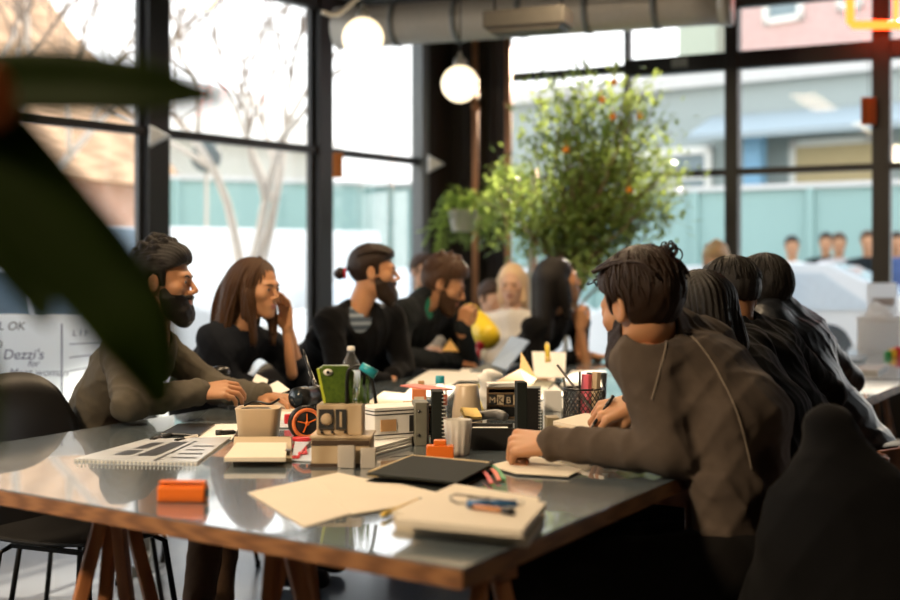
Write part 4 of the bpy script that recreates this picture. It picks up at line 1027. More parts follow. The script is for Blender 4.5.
# beige bin
c = PT(256, 440); c.y += .05; t = empty('storage_bin', c, 'beige ceramic bin with rounded corners holding dark cases', 'bin', rz=.03)
def rrect(w, h, r, n=5):
    out = []
    for cx, cy, a0 in ((w/2-r, h/2-r, 0), (-w/2+r, h/2-r, PI/2), (-w/2+r, -h/2+r, PI), (w/2-r, -h/2+r, 1.5*PI)):
        for k in range(n+1): a = a0+PI/2*k/n; out.append((cx+r*math.cos(a), cy+r*math.sin(a)))
    return out
def loft(m, rings, close0=True, close1=True):
    n = len(rings[0]); vs = [v for r in rings for v in r]
    fs = [(i*n+k, i*n+(k+1) % n, (i+1)*n+(k+1) % n, (i+1)*n+k) for i in range(len(rings)-1) for k in range(n)]
    if close0: fs.append(tuple(range(n-1, -1, -1)))
    if close1: fs.append(tuple(range((len(rings)-1)*n, len(rings)*n)))
    m.add(vs, fs, True)
m = MB(); R_ = lambda w, h, z: [(x, y, z) for x, y in rrect(w, h, .022)]
loft(m, [R_(.098, .088, 0), R_(.104, .092, .003), R_(.118, .104, .078), R_(.121, .107, .082), R_(.119, .105, .084), R_(.110, .096, .082), R_(.098, .084, .012)]); m.build('bin_body', M_BGC, t)
o_ = t; 
for k, (dx, dy, rz, L_) in enumerate(((-.01, .015, .1, .085), (.005, -.012, -.15, .08))):
    m = MB(); m.box((c.x+dx, c.y+dy, TZ+.066), (L_, .024, .030), rz=rz); tag(m.build('glasses_case', M_BLKP, bevel=.008), ('black case in the beige bin, the one farther from us', 'black case in the beige bin, the nearer one')[k], 'case', 'black cases in the bin')
m = MB(); m.tube(bez([(c.x-.04, c.y, TZ+.088), (c.x-.01, c.y+.01, TZ+.098), (c.x+.03, c.y-.0, TZ+.092), (c.x+.055, c.y+.01, TZ+.105)], 6), .0035, 6); tag(m.build('earphone_cable', M_BLKP), 'black cable looped over the top of the beige bin', 'cable')
# notebooks before the bin
slab('notebook', [(233, 462), (292, 463), (291, 441), (234, 441)], Z, Z+.012, M_BEIGE, 'beige notebook underneath another, in front of the ceramic bin', 'notebook', bevel=.002)
slab('notebook', [(224, 462), (286, 462), (287, 447), (236, 447)], Z+.0125, Z+.024, M_PAPER, 'cream notebook on top of a beige one in front of the ceramic bin', 'notebook', bevel=.002)
m = MB(); p = PT(288, 452, TZ+.02); m.box(p, (.012, .03, .012)); tag(m.build('binder_clip', M_METAL, bevel=.002), 'small metal clip on the edge of the cream notebook', 'clip')
# blue card, red lid, scissors, red cube
slab('printed_card', [(291, 461), (316, 462), (318, 438), (296, 438)], Z, Z+.0025, mat('pale_blue_card', (.55, .62, .72), .4), 'pale blue printed card under the scissors', 'card')
slab('colour_leaflet', [(252, 428), (300, 428), (306, 410), (270, 410)], Z, Z+.003, mat('blue_leaflet', (.42, .50, .60), .35, col2=(.70, .72, .74), vscale=30), 'blue and white leaflet behind the beige bin', 'leaflet')
c = PT(302, 441, TZ+.004); m = MB(); m.lathe([(.024, 0), (.026, .003), (.026, .010), (.022, .012)], (c.x, c.y, TZ+.0035), 24, sy=.6); tag(m.build('paint_pan', M_RED), 'dark red round lid behind the scissors', 'lid')
c = PT(289, 425); m = MB(); m.box((c.x, c.y, TZ+.018), (.028, .026, .028), rz=.2); tag(m.build('sharpener', M_RED, bevel=.004), 'small red block sharpener beside the orange wheel', 'sharpener')
t = empty('scissors', PT(306, 448, TZ+.003), 'open red-handled scissors on the pale blue card', 'scissors')
for k, s in enumerate((1, -1)):
    a, b = PT(300, 456, TZ+.008), PT(306, 447, TZ+.009); d = PT(318, 438+3*s, TZ+.009)
    m = MB(); m.bar(b, d, .006, .0015); m.build('blade', M_METAL, t, world=True)
    cc = PT(299+4*s, 455-2*s, TZ+.008); m = MB(); m.tube([cc+V((.010*math.cos(x), .013*math.sin(x), 0)) for x in [j*PI/6 for j in range(13)]], .0028, 6); m.tube([cc+V((.006, .010, 0)), b], .003, 6); m.build('handle', M_RED, t, world=True)
# orange wheel (desk clock like disc)
c = PT(305, 441); R3 = Matrix.Rotation(PI/2, 3, 'X'); Rr = Matrix.Rotation(.35, 3, 'Z')@R3
t = empty('tape_wheel', (c.x, c.y+.02, TZ), 'upright round wheel with orange ring and black face beside the wooden box', 'wheel')
zc = .046
m = MB(); m.lathe([(.045, -.012), (.047, -.010), (.047, .010), (.045, .012)], (0, 0, zc), 32, M=Rr); m.build('rim', M_BLKP, t)
m = MB(); m.lathe([(.041, .0), (.041, .0145), (.031, .0145), (.031, .0)], (0, 0, zc), 32, M=Rr); m.build('ring', mat('orange_ring', (.75, .20, .06), .4), t)
m = MB(); m.lathe([(.006, 0), (.006, .017), (.003, .019)], (0, 0, zc), 12, M=Rr)
for a in (.4, 1.6, 2.9, 4.3): e = Rr@V((.026*math.cos(a), .026*math.sin(a), .0145)); m.bar(V((0, 0, zc))+Rr@V((0, 0, .0145)), V((0, 0, zc))+e, .004, .003)
m.build('spokes', M_OR, t)
# wooden boxes: lower long box, upper box with two windows
yaw = .50
def frame_rot(a): return Matrix.Rotation(a, 3, 'Z')
c1 = PT(334, 468); 
t = empty('wooden_box', (c1.x+.015, c1.y+.075, TZ), 'long pale wooden box under a smaller one, with frosted tabs in front', 'box', rz=-.02)
m = MB(); m.box((0, 0, .034), (.135, .12, .062)); m.build('box_body', M_WOODL, t, bevel=.002)
m = MB(); m.box((0, 0, .068), (.142, .126, .006)); m.build('lid', M_WOODL, t, bevel=.001)
m = MB(); m.box((-.0, -.0605, .055), (.132, .002, .012)); m.build('dark_band', mat('brown_band', (.06, .035, .02), .5), t)
m = MB(); m.box((.0, -.001, .004), (.138, .123, .008)); m.build('base_strip', mat('brown_base', (.07, .045, .03), .5), t)
for k, (dx, w_, h_) in enumerate(((-.005, .040, .052), (.045, .036, .046))):
    m = MB(); m.prism([(x+dx+.02, y-.078) for x, y in rrect(w_, .010, .004)], .001, h_)
    m.build('frosted_tab', M_FROST, t)
t2 = empty('window_box', (c1.x+.006, c1.y+.078, TZ+.0712), 'small pale wooden box with two dark openings, on the longer box', 'box', rz=-.02)
m = MB(); m.box((.004, 0, .0345), (.104, .09, .069)); m.build('box_body', M_WOODL, t2, bevel=.002)
for dx, w_ in ((-.026, .034), (.008, .024)):
    m = MB(); m.box((dx, -.0465, .036), (w_, .005, .046)); m.build('opening', M_INK, t2)
m = MB(); m.lathe([(.012, 0), (.014, .002), (.008, .006)], (-.024, -.049, .036), 16, M=R3); m.build('dial', M_WOODL, t2)
m = MB(); m.box((.008, -.0495, .036), (.005, .003, .034)); m.build('slider', M_WOODL, t2)
for dx in (-.036, -.012, .018): m = MB(); m.lathe([(.0035, 0), (.003, .006)], (dx, -.046, .007), 10, M=R3); m.build('knob', M_BLKP, t2)
# green patterned case + arch frame + teal tube
zb = TZ+.1405
cb = V((c1.x+.006, c1.y+.085, zb))
M_LEAFP = mat('leaf_pattern', (.11, .17, .02), .3, col2=(.012, .04, .006), vscale=120)
t = empty('patterned_case', cb, 'leaning green leaf-patterned case with a white eye spot, on the wooden box', 'case')
m = MB(); sh = [(-.034, .0), (.030, .0), (.034, .070), (.020, .088), (-.040, .088), (-.050, .080)]
n = len(sh); m.add([(x, -.012, z) for x, z in sh]+[(x, .012, z) for x, z in sh], [tuple(range(n)), tuple(range(2*n-1, n-1, -1))]+[((i+1) % n, i, n+i, n+(i+1) % n) for i in range(n)]); m.build('shell', M_LEAFP, t, bevel=.003)
m = MB(); m.bar((-.034, 0, .0), (-.050, 0, .080), .026, .006); m.build('edge', mat('lime_edge', (.45, .52, .04), .4), t)
m = MB(); m.lathe([(.011, 0), (.011, .003)], (-.026, -.0125, .072), 16, M=R3, sy=.7); m.build('eye_spot', M_WHT, t); m = MB(); m.lathe([(.004, 0), (.004, .002)], (-.026, -.0157, .072), 10, M=R3); m.build('pupil', M_BLKP, t)
t = empty('arched_holder', (cb.x+.05, cb.y-.02, zb), 'black arched wire holder standing on the wooden box', 'holder')
m = MB(); m.tube(bez([(-.032, 0, 0), (-.030, 0, .07), (-.012, 0, .086), (.010, 0, .082), (.026, 0, .055), (.036, -.005, .0)], 6), .0042, 8); m.build('arch', M_BLKP, t)
m = MB(); rr = random.Random(2)
for k in range(46):
    x = rr.uniform(-.024, .020); m.tube([(x, .004, .0), (x+rr.uniform(-.006, .006), .004+rr.uniform(-.008, .008), rr.uniform(.03, .066))], [.0014, .0003], 4)
m.build('moss_tuft', mat('moss_green', (.10, .20, .03), .6), t)
m = MB(); a = V((cb.x+.052, cb.y-.03, zb+.088)); b = a+V((.034, -.005, -.020)); m.tube([a, b], [.009, .012], 14); tag(m.build('teal_tube', M_TEAL), 'short teal tube resting on the black arch', 'tube')
# camera lens lying behind the box
t = empty('camera_lens', PT(308, 412), 'black cylindrical lens lying behind the orange wheel', 'lens')
a, b = P(297, 398, 3.52), P(330, 392, 3.66); m = MB(); m.tube([a, a.lerp(b, .25), a.lerp(b, .27), b], [.029, .029, .025, .025], 24); m.build('barrel', M_BLKP, t, world=True)
m = MB(); d = (b-a).normalized(); m.tube([a-d*.004, a+d*.002], [.020, .022], 20); m.build('front_glass', mat('coated_glass', (.02, .03, .04), .05), t, world=True)
m = MB(); m.tube([a.lerp(b, .5), a.lerp(b, .6)], .0268, 24); m.build('grip_ring', M_METAL, t, world=True)
m = MB(); m.tube([a.lerp(b, .4)+V((0, 0, -.026)), (a.lerp(b, .4).x, a.lerp(b, .4).y, TZ)], .012, 10); m.build('foot', M_BLKP, t, world=True)
# two thin sticks leaning up by the woman
for k, (p0, p1, lab) in enumerate((((318, 396), (303, 349), 'long thin dark pen standing up left of the green case'), ((316, 386), (309, 369), 'short pale pen standing up left of the green case'))):
    a = P(*p0, 3.75); b = P(*p1, 3.80); pen(a, b, .0045 if k == 0 else .0055, (M_BLKP, M_WHT)[k], M_METAL, lab, 'pen', 'pen', clip=False)
m = MB(); m.box((-.375, 3.79, TZ+.048), (.055, .05, .096)); tag(m.build('pen_block', M_BLKP, bevel=.004), 'black pen block behind the wooden box, left of the green case', 'pen block')
# white printed boxes and stacks
tb = empty('photo_box', PT(392, 446)+V((0, .07, 0)), 'white box with a black framed picture on its side, behind the wooden boxes', 'box', rz=.55)
m = MB(); m.box((0, 0, .040), (.17, .11, .080)); m.build('box_body', M_PAPW, tb, bevel=.002)
for z in (.010, .062, .071): m = MB(); m.box((0, 0, z), (.171, .111, .003)); m.build('stripe', M_INK, tb)
m = MB(); m.box((.045, -.056, .036), (.055, .003, .042)); m.build('picture', M_INK, tb); m = MB(); m.box((.045, -.058, .036), (.026, .002, .028)); m.build('figure', M_PAPW, tb)
m = MB(); m.box((-.045, -.056, .034), (.045, .003, .030)); m.build('label', M_KRAFT, tb)
for k in range(3):
    slab('magazine', [(352+2*k, 462-k), (412, 446-k), (414, 432), (372-2*k, 440)], Z+.006*k, Z+.006*k+.0052, M_PAPW if k != 1 else mat('grey_cover', (.45, .44, .42), .5), ('bottom magazine of the white pile beneath the photo box', 'middle magazine of the white pile beneath the photo box', 'top magazine of the white pile beneath the photo box')[k], 'magazine', 'white magazines under the photo box', lift=TZ)
tb.location.z = TZ+.019
# binders
def upright(name, px, base, w, dp, h, m_, label, cat, rz=.1, edge=None, extra=None):
    c = PT(px, base); t = empty(name, (c.x, c.y+dp/2, TZ), label, cat, rz=rz)
    m = MB(); m.box((0, 0, h/2), (w, dp, h)); m.build('cover', m_, t, bevel=.002)
    m = MB(); m.box((w*.02, dp*.02, h/2), (w*.7, dp*1.01, h*.94)); m.build('pages', edge or M_PAPER, t)
    if extra: extra(t, w, dp, h)
    return t
def rings(t, w, dp, h):
    for z in (.25, .8): m = MB(); m.lathe([(.004, 0), (.004, .004)], (-w*.25, -dp/2, h*z), 10, M=R3); m.build('rivet', M_METAL, t)
    m = MB(); m.box((w*.40, -dp/2-.001, h/2), (.006, .003, h*.98)); m.build('spine_groove', M_METAL, t)
def spiral(t, w, dp, h):
    m = MB()
    for k in range(14): z = h*(.05+.9*k/13); m.tube([(w/2+.004*math.sin(a), -dp/2+.004*math.cos(a), z) for a in [j*PI/4 for j in range(9)]], .0010, 5)
    m.build('spiral', M_WHT, t)
upright('ring_binder', 420, 446, .036, .09, .112, M_OLIV, 'olive grey ring binder standing upright left of a black one', 'binder', .12, M_OLIV, rings)
upright('ring_binder', 437, 447, .030, .085, .142, M_DKB, 'tall black spiral binder standing upright beside the olive one', 'binder', .05, M_DKB, spiral)
upright('ring_binder', 521.5, 433, .028, .07, .142, M_DKB, 'black binder standing by the fist, its left neighbour half hidden', 'binder', .06, M_DKB, None)
upright('hard_disk_case', 534, 433, .040, .06, .126, M_BLKP, 'thick glossy black case standing upright above the fist', 'case', -.1, M_BLKP, spiral)
# orange brick clip
c = PT(440, 459); t = empty('orange_clip', (c.x, c.y+.012, TZ), 'bright orange block clip at the edge of the black notebook', 'clip')
m = MB(); m.box((0, 0, .016), (.066, .028, .032)); m.build('base', M_OR, t, bevel=.003); m = MB(); m.box((.0, 0, .038), (.030, .020, .014)); m.build('lug', M_OR, t, bevel=.003)
# ribbed clear tumbler
c = PT(458, 456); t = empty('ribbed_tumbler', (c.x, c.y+.03, TZ), 'clear ribbed plastic tumbler before the black tray', 'tumbler')
vs, nn = [], 48; m = MB()
def rib(z, r, inner=False): return [((r+(0 if inner else .0016*math.cos(12*2*PI*k/nn)))*math.cos(2*PI*k/nn), (r+(0 if inner else .0016*math.cos(12*2*PI*k/nn)))*math.sin(2*PI*k/nn), z) for k in range(nn)]
loft(m, [rib(0, .026), rib(.004, .027), rib(.086, .034), rib(.086, .032, True), rib(.006, .024, True)]); m.build('tumbler_body', M_TUMB, t)
# black tray with grey handset and sticky notes
c = PT(488, 450); t = empty('desk_tray', (c.x+.01, c.y+.06, TZ), 'black open desk tray full of papers', 'tray', rz=-.05)
m = MB(); w, d, h = .115, .11, .055
m.box((0, 0, .003), (w, d, .006))
for s in (-1, 1): m.box((s*w/2, 0, h/2), (.004, d, h)); m.box((0, s*d/2, h/2), (w+.004, .004, h))
m.build('tray_body', M_BLKP, t)
for k in range(4): m = MB(); m.box((c.x+.01, c.y+.06, TZ+.012+.011*k), (.09, .088, .004), rz=.05*k-.1); tag(m.build('paper_sheet', M_PAPW), ('lowest', 'second lowest', 'second highest', 'highest')[k]+' white sheet in the black desk tray', 'paper', 'sheets in the desk tray')
pts = bez([PT(452, 434, TZ+.03), P(462, 421, 3.50), P(480, 416, 3.52), P(497, 414, 3.52), P(506, 418, 3.5)], 6); m = MB(); m.tube(pts, [.010]+[.013]*(len(pts)-2)+[.008], 12)
o = m.build('desk_lamp_arm', mat('grey_rubber', (.12, .115, .11), .4)); tag(o, 'grey curved handset lying across the black tray', 'handset')
o.name = 'handset'
t = empty('sticky_notes', P(471, 416, 3.47), 'small pad of yellow sticky notes on the grey handset', 'sticky notes', rz=.35); m = MB(); M6 = Matrix.Rotation(.5, 3, 'X'); m.box((0, 0, .006), (.048, .042, .008), M=M6); m.build('pad', M_YEL, t); m = MB(); m.box((.0, .0, .0105), (.047, .041, .001), M=M6@Matrix.Rotation(.12, 3, 'Y')); m.build('top_note', M_YEL, t)
# beige cup
c = PT(467, 424); t = empty('beaker', (c.x, c.y+.03, TZ), 'upturned beige paper beaker behind the yellow notes', 'beaker')
m = MB(); m.lathe([(.045, 0), (.046, .004), (.044, .028), (.0445, .030), (.034, .112), (.031, .116), (.0, .116)], n=28); m.build('beaker_body', M_BGC, t); m = MB(); m.lathe([(.0462, .0), (.0475, .003), (.0462, .007)], n=28); m.build('rim', M_BGC, t)
# clear bottle with blue cap
def bottle(name, c, prof, capz, capr, capm, label, liquid=None, labelband=None, caph=.016):
    t = empty(name, c, label, 'bottle')
    m = MB(); inner = [(max(r-.0016, 1e-4), z+.002) for r, z in prof[::-1]]; m.lathe(prof+inner, n=24); m.build('bottle_body', M_CLEAR, t)
    m = MB(); m.lathe([(capr, capz), (capr*1.02, capz+.002), (capr*.98, capz+caph), (capr*.8, capz+caph+.003), (.0001, capz+caph+.003)], n=20); m.build('cap', capm, t)
    if liquid: m = MB(); m.lathe([(1e-4, .004)]+[(r-.003, z) for r, z in prof if .004 < z < liquid]+[(prof[3][0]-.003, liquid), (1e-4, liquid)], n=20); m.build('water', M_WATER, t)
    if labelband: m = MB(); m.lathe([(prof[3][0]+.0006, labelband[0]), (prof[3][0]+.0006, labelband[1])], n=24); m.build('label', labelband[2], t)
    return t
c = PT(440, 412); bottle('squeeze_bottle', (c.x, c.y+.02, TZ), [(.020, 0), (.023, .003), (.024, .03), (.024, .07), (.014, .088), (.012, .094)], .092, .015, M_TEAL, 'small clear bottle with teal blue cap behind the black binder', labelband=(.02, .055, mat('red_label', (.55, .12, .05), .5)), caph=.022)
pb = [(.026, 0), (.031, .004), (.032, .02), (.032, .09), (.0315, .12), (.027, .145), (.016, .165), (.0125, .172), (.0125, .186)]
c = PT(351, 388); c.y = 4.55; c.x = (351-450)*4.55/F
bottle('water_bottle', (c.x, c.y, TZ), pb, .184, .0135, M_WHT, 'plastic water bottle with a pale blue label behind the green case', liquid=.10, labelband=(.055, .115, mat('blue_label', (.62, .72, .82), .4, col2=(.3, .42, .62), vscale=22)), caph=.012)
# coloured boxes and folders behind the binders
for px, b, w, d, h, m_, lab, nm, rz in ((409, 424, .034, .05, .064, mat('mustard_box', (.50, .28, .05), .5), 'mustard yellow carton left of the olive binder', 'carton', .1),
        (419, 417, .045, .05, .088, mat('orange_box', (.75, .22, .08), .5), 'orange carton just behind the olive binder', 'carton', .0),
        (421, 412, .020, .03, .10, M_KRAFT, 'narrow kraft carton standing on end behind the olive binder', 'carton', .0)):
    c = PT(px, b); t = empty(nm, (c.x, c.y+d/2, TZ), lab, 'carton', rz=rz); m = MB(); m.box((0, 0, h/2), (w, d, h)); m.build('box_body', m_, t, bevel=.002); m = MB(); m.box((0, -d/2-.001, h*.55), (w*.7, .001, h*.35)); m.build('label', M_PAPER, t)
a = P(408, 385, 3.95); b = P(445, 390, 3.85); m = MB(); m.bar(a, b, .07, .004); tag(m.build('folder', mat('coral_folder', (.80, .25, .20), .5)), 'coral red folder lying tilted over the orange carton', 'folder')
# little rack with letter blocks
c = PT(505, 419); t = empty('letter_rack', (c.x, c.y+.045, TZ), 'brown wooden rack with letter blocks behind the black binders', 'rack', rz=-.02)
M_RK = mat('brown_rack', (.16, .10, .05), .5)
m = MB(); W_, D_, H_ = .105, .07, .094
for s in (-1, 1): m.box((s*W_/2, 0, H_/2), (.006, D_, H_))
for z in (.003, .040, .078, .094): m.box((0, 0, z), (W_, D_, .005))
m.box((0, D_/2, H_/2), (W_, .004, H_)); m.build('frame', M_RK, t)
def letters(s, parent, loc, size, m_, rx=PI/2, rz=0, name='lettering', ext=.001, shear=0, sp=1.0, world_rot=None):
    cu = bpy.data.curves.new(name, 'FONT'); cu.body = s; cu.size = size; cu.extrude = ext; cu.shear = shear; cu.space_character = sp; cu.materials.append(m_)
    cu.align_x = 'CENTER'
    tmp = bpy.data.objects.new('tmp_text', cu); COL.objects.link(tmp); bpy.context.view_layer.update()
    me = bpy.data.meshes.new_from_object(tmp.evaluated_get(bpy.context.evaluated_depsgraph_get())); bpy.data.objects.remove(tmp)
    me.transform(Matrix.Translation(V(loc))@Matrix.Rotation(rx, 4, 'X'))
    o = bpy.data.objects.new(name, me); COL.objects.link(o); o.parent = parent
    return o
for k, ch in enumerate(('M', 'K', 'B', '3')):
    x = -.038+.025*k; m = MB(); m.box((x, -.024, .058), (.021, .018, .030)); bl_ = m.build('letter_block', M_INK if k % 2 == 0 else M_BEIGE, t)
    letters(ch, bl_, (x, -.0335, .048), .028, M_BEIGE if k % 2 == 0 else M_INK)
m = MB(); m.lathe([(.003, 0), (.003, .006)], (0, -.036, .02), 10, M=R3); m.box((0, -.03, .021), (.09, .006, .028)); m.build('drawer', M_BLKP, t)
for k in range(3): m = MB(); m.box((c.x, c.y+.045, TZ+.100+.004*k), (.11, .075, .003), rz=.1*k); tag(m.build('paper_sheet', M_PAPW), ('lowest', 'middle', 'highest')[k]+' white sheet lying on the letter rack', 'paper', 'sheets on the letter rack')
# crumpled white bag left of the rack
pc = PT(488, 412)
def bag(p):
    d = ell(p, (pc.x, pc.y+.06, TZ+.065), (.032, .022, .068)); d = smin(d, ell(p, (pc.x+.012, pc.y+.06, TZ+.115), (.042, .02, .018)), .02)
    x, y, z = p[:, 0], p[:, 1], p[:, 2]; return d+.004*np.abs(np.sin(90*x+60*z))+.003*np.sin(130*z+70*x)
v, f = mesh_field(bag, (pc.x-.07, pc.y, TZ), (pc.x+.08, pc.y+.12, TZ+.16), .0035); n = NM(); n.add(v, f); tag(n.build('paper_bag', [M_PAPW], None), 'crumpled white paper bag left of the letter rack', 'bag')
# envelope, upright sheet with yellow pen, laptop, papers
def sheet(name, pts, m_, label=None, cat=None, th=.0015, parent=None, group=None):
    pts = [V(p) for p in pts]; n = (pts[1]-pts[0]).cross(pts[2]-pts[1]).normalized()*th; k = len(pts)
    m = MB(); m.add(pts+[p+n for p in pts], [tuple(range(k-1, -1, -1)), tuple(range(k, 2*k))]+[(i, (i+1) % k, k+(i+1) % k, k+i) for i in range(k)])
    o = m.build(name, m_, parent, world=bool(parent)); return tag(o, label, cat, group) if label else o
t = empty('envelope', PT(522, 392, TZ), 'open brown kraft envelope with raised flap', 'envelope')
sheet('back', [PT(500, 396, TZ+.004), PT(545, 392, TZ+.004), PT(556, 378, TZ+.004), PT(514, 379, TZ+.004)], M_KRAFT, parent=t)
sheet('front', [P(496, 382, 4.55), P(528, 390, 4.45), P(537, 379, 4.7), P(520, 369, 4.8)], M_KRAFT, parent=t)
sheet('flap', [P(520, 369, 4.8), P(537, 379, 4.7), P(521, 352, 4.95)], mat('kraft_inside', (.62, .40, .12), .7), parent=t)
t = empty('sketch_pad', PT(548, 380), 'white sheet propped upright behind the envelope', 'pad')
sheet('sheet', [P(534, 378, 5.4), P(565, 378, 5.35), P(566, 353, 5.6), P(532, 352, 5.6)], M_PAPW, th=.003, parent=t)
sheet('stand', [P(545, 372, 5.52), P(552, 372, 5.52), PT(552, 377), PT(545, 377)], M_PAPW, th=.003, parent=t)
pen(P(548, 362, 5.3), P(547, 342, 5.3), .010, mat('yellow_pen', (.85, .62, .06), .35), M_YEL, 'yellow pen clipped in front of the propped white sheet', 'pen', 'pen')
slab('paper_sheet', [(528, 402), (566, 396), (552, 381), (520, 386)], Z, Z+.002, M_PAPW, 'white sheet between the envelope and the pencil holder', 'paper')
slab('magazine', [(506, 393), (540, 396), (556, 382), (528, 380)], Z+.006, Z+.010, mat('photo_page', (.50, .44, .32), .4, col2=(.12, .14, .08), vscale=26), 'magazine with a photo cover in front of the propped sheet', 'magazine')
t = empty('laptop', PT(500, 372), 'slate grey laptop half open before the man resting his cheek', 'laptop')
sheet('base', [PT(470, 373, TZ+.002), PT(505, 374, TZ+.002), PT(520, 366, TZ+.002), PT(488, 365, TZ+.002)], M_SLATE, th=.012, parent=t)
sheet('screen', [P(492, 366, 6.25), P(507, 371, 5.95), P(530, 342, 6.2), P(512, 337, 6.5)], M_SLATE, th=.008, parent=t)
slab('paper_sheet', [(406, 384), (452, 386), (470, 372), (430, 370)], Z, Z+.002, M_PAPW, 'white sheet under the sleeve of the man resting his cheek', 'paper')
slab('paper_sheet', [(450, 381), (490, 381), (492, 369), (462, 369)], Z+.0022, Z+.004, M_PAPW, 'white sheet in front of the slate grey laptop', 'paper')
slab('paper_sheet', [(404, 396), (448, 398), (456, 387), (412, 386)], Z, Z+.003, M_PAPW, 'white sheet behind the coral folder', 'paper')
slab('paper_sheet', [(366, 404), (410, 408), (420, 396), (384, 392)], Z, Z+.003, M_PAPER, 'cream sheet between the photo box and the bottle', 'paper')
slab('paper_sheet', [(560, 386), (600, 386), (606, 372), (572, 371)], Z, Z+.003, M_PAPW, 'white sheet below the raised forearm of the black-haired woman', 'paper')
slab('magazine', [(246, 410), (300, 412), (330, 400), (280, 394)], Z+.004, Z+.008, M_PAPER, 'open cream magazine under the arm of the woman with raised hand', 'magazine')
slab('paper_sheet', [(262, 421), (316, 420), (330, 406), (290, 405)], Z+.0, Z+.003, M_PAPW, 'white sheet between the lens and the blue leaflet', 'paper')
for k, (pts, lab) in enumerate(((((247, 393), (262, 399), (268, 380), (256, 374)), 'white page standing curled left of the navy sleeve'), (((270, 397), (290, 390), (278, 381), (268, 386)), 'white page standing curled under the navy sleeve'))):
    o = sheet('curled_page', [P(a, b, 4.35) for a, b in pts[:2]]+[P(a, b, 4.45) for a, b in pts[2:]], M_PAPW, lab, 'paper', group='curled pages')
# mesh pencil holder and its pencils
c = PT(585, 423); t = empty('pencil_holder', (c.x, c.y+.045, TZ), 'round black wire mesh pencil holder in front of the sweater', 'pencil holder'); hc_ = V((c.x, c.y+.045, TZ)); r_, h_ = .060, .100
m = MB(); NN = 26
for k in range(NN):
    for s in (1, -1):
        a0 = 2*PI*k/NN; m.tube([(r_*math.cos(a0+s*1.1*j/8), r_*math.sin(a0+s*1.1*j/8), .004+(h_-.008)*j/8) for j in range(9)], .0018, 4, cap=False)
m.build('mesh_wall', M_METAL, t)
for z in (.003, h_): m = MB(); m.tube([(r_*math.cos(j*PI/16), r_*math.sin(j*PI/16), z) for j in range(33)], .003, 6); m.build('rim', M_BLKP, t)
m = MB(); m.lathe([(r_, 0), (r_, .003)], n=28); m.build('base', M_BLKP, t)
def instick(dx, dy, ex, ey, h, w, d, m_, lab, nm, cat):
    a = hc_+V((dx, dy, .006)); b = hc_+V((ex, ey, h)); m = MB(); m.bar(a, b, w, d); o = m.build(nm, m_, bevel=.001); return tag(o, lab, cat)
instick(.048, -.02, -.080, -.0, .172, .018, .006, mat('grey_ruler', (.22, .20, .18), .4), 'grey ruler leaning far left out of the pencil holder', 'ruler', 'ruler')
instick(-.012, .0, -.010, .01, .150, .007, .007, M_BLKP, 'black pencil upright in the pencil holder', 'pencil', 'pencil')
instick(.006, .01, .012, .015, .142, .030, .016, mat('pink_plastic', (.80, .15, .20), .4), 'pink and white highlighter in the pencil holder', 'highlighter', 'highlighter')
instick(.030, -.005, .040, -.0, .150, .030, .014, M_BEIGE, 'beige cardboard strip in the pencil holder beside the pink highlighter', 'card_strip', 'card')
instick(-.04, .02, -.058, .03, .132, .006, .006, M_OLIV, 'olive green pencil at the left rim of the pencil holder', 'pencil', 'pencil')
c = PT(598, 412); t = empty('drinking_glass', (c.x, c.y+.04, TZ), 'tall clear drinking glass behind the pencil holder', 'glass')
m = MB(); m.lathe([(.028, 0), (.030, .002), (.035, .125), (.0335, .125), (.0285, .006), (.0001, .006)], n=24); m.build('glass_body', M_CLEAR, t)
# stacked cartons under the pad where he writes
c = PT(582, 452)
t = empty('carton', (c.x+.02, c.y+.10, TZ), 'beige carton with printed side under the writing pad', 'carton', rz=.06); m = MB(); m.box((0, 0, .025), (.15, .16, .05)); m.build('box_body', M_BEIGE, t, bevel=.002)
m = MB(); m.box((.02, -.081, .024), (.05, .002, .026)); m.build('print', M_INK, t)
slab('writing_pad', [(553, 421), (604, 431), (628, 418), (585, 413)], TZ+.0508, TZ+.060, M_PAPER, 'cream pad on the beige carton under the writing hand', 'pad', lift=TZ+.06)
upright('small_box', 553, 438, .035, .07, .055, mat('khaki_box', (.28, .23, .14), .5), 'khaki box beside the case, behind the fist', 'box', .02, M_BEIGE)
upright('small_box', 553, 412, .055, .06, .07, M_PAPW, 'white box behind the khaki one, left of the pencil holder', 'box', .02, M_PAPW)
pen(V((.405, 3.225, .890)), V((.345, 3.19, .8115)), .004, M_BLKP, M_METAL, 'pen held in the writing hand', 'pen', 'pen')
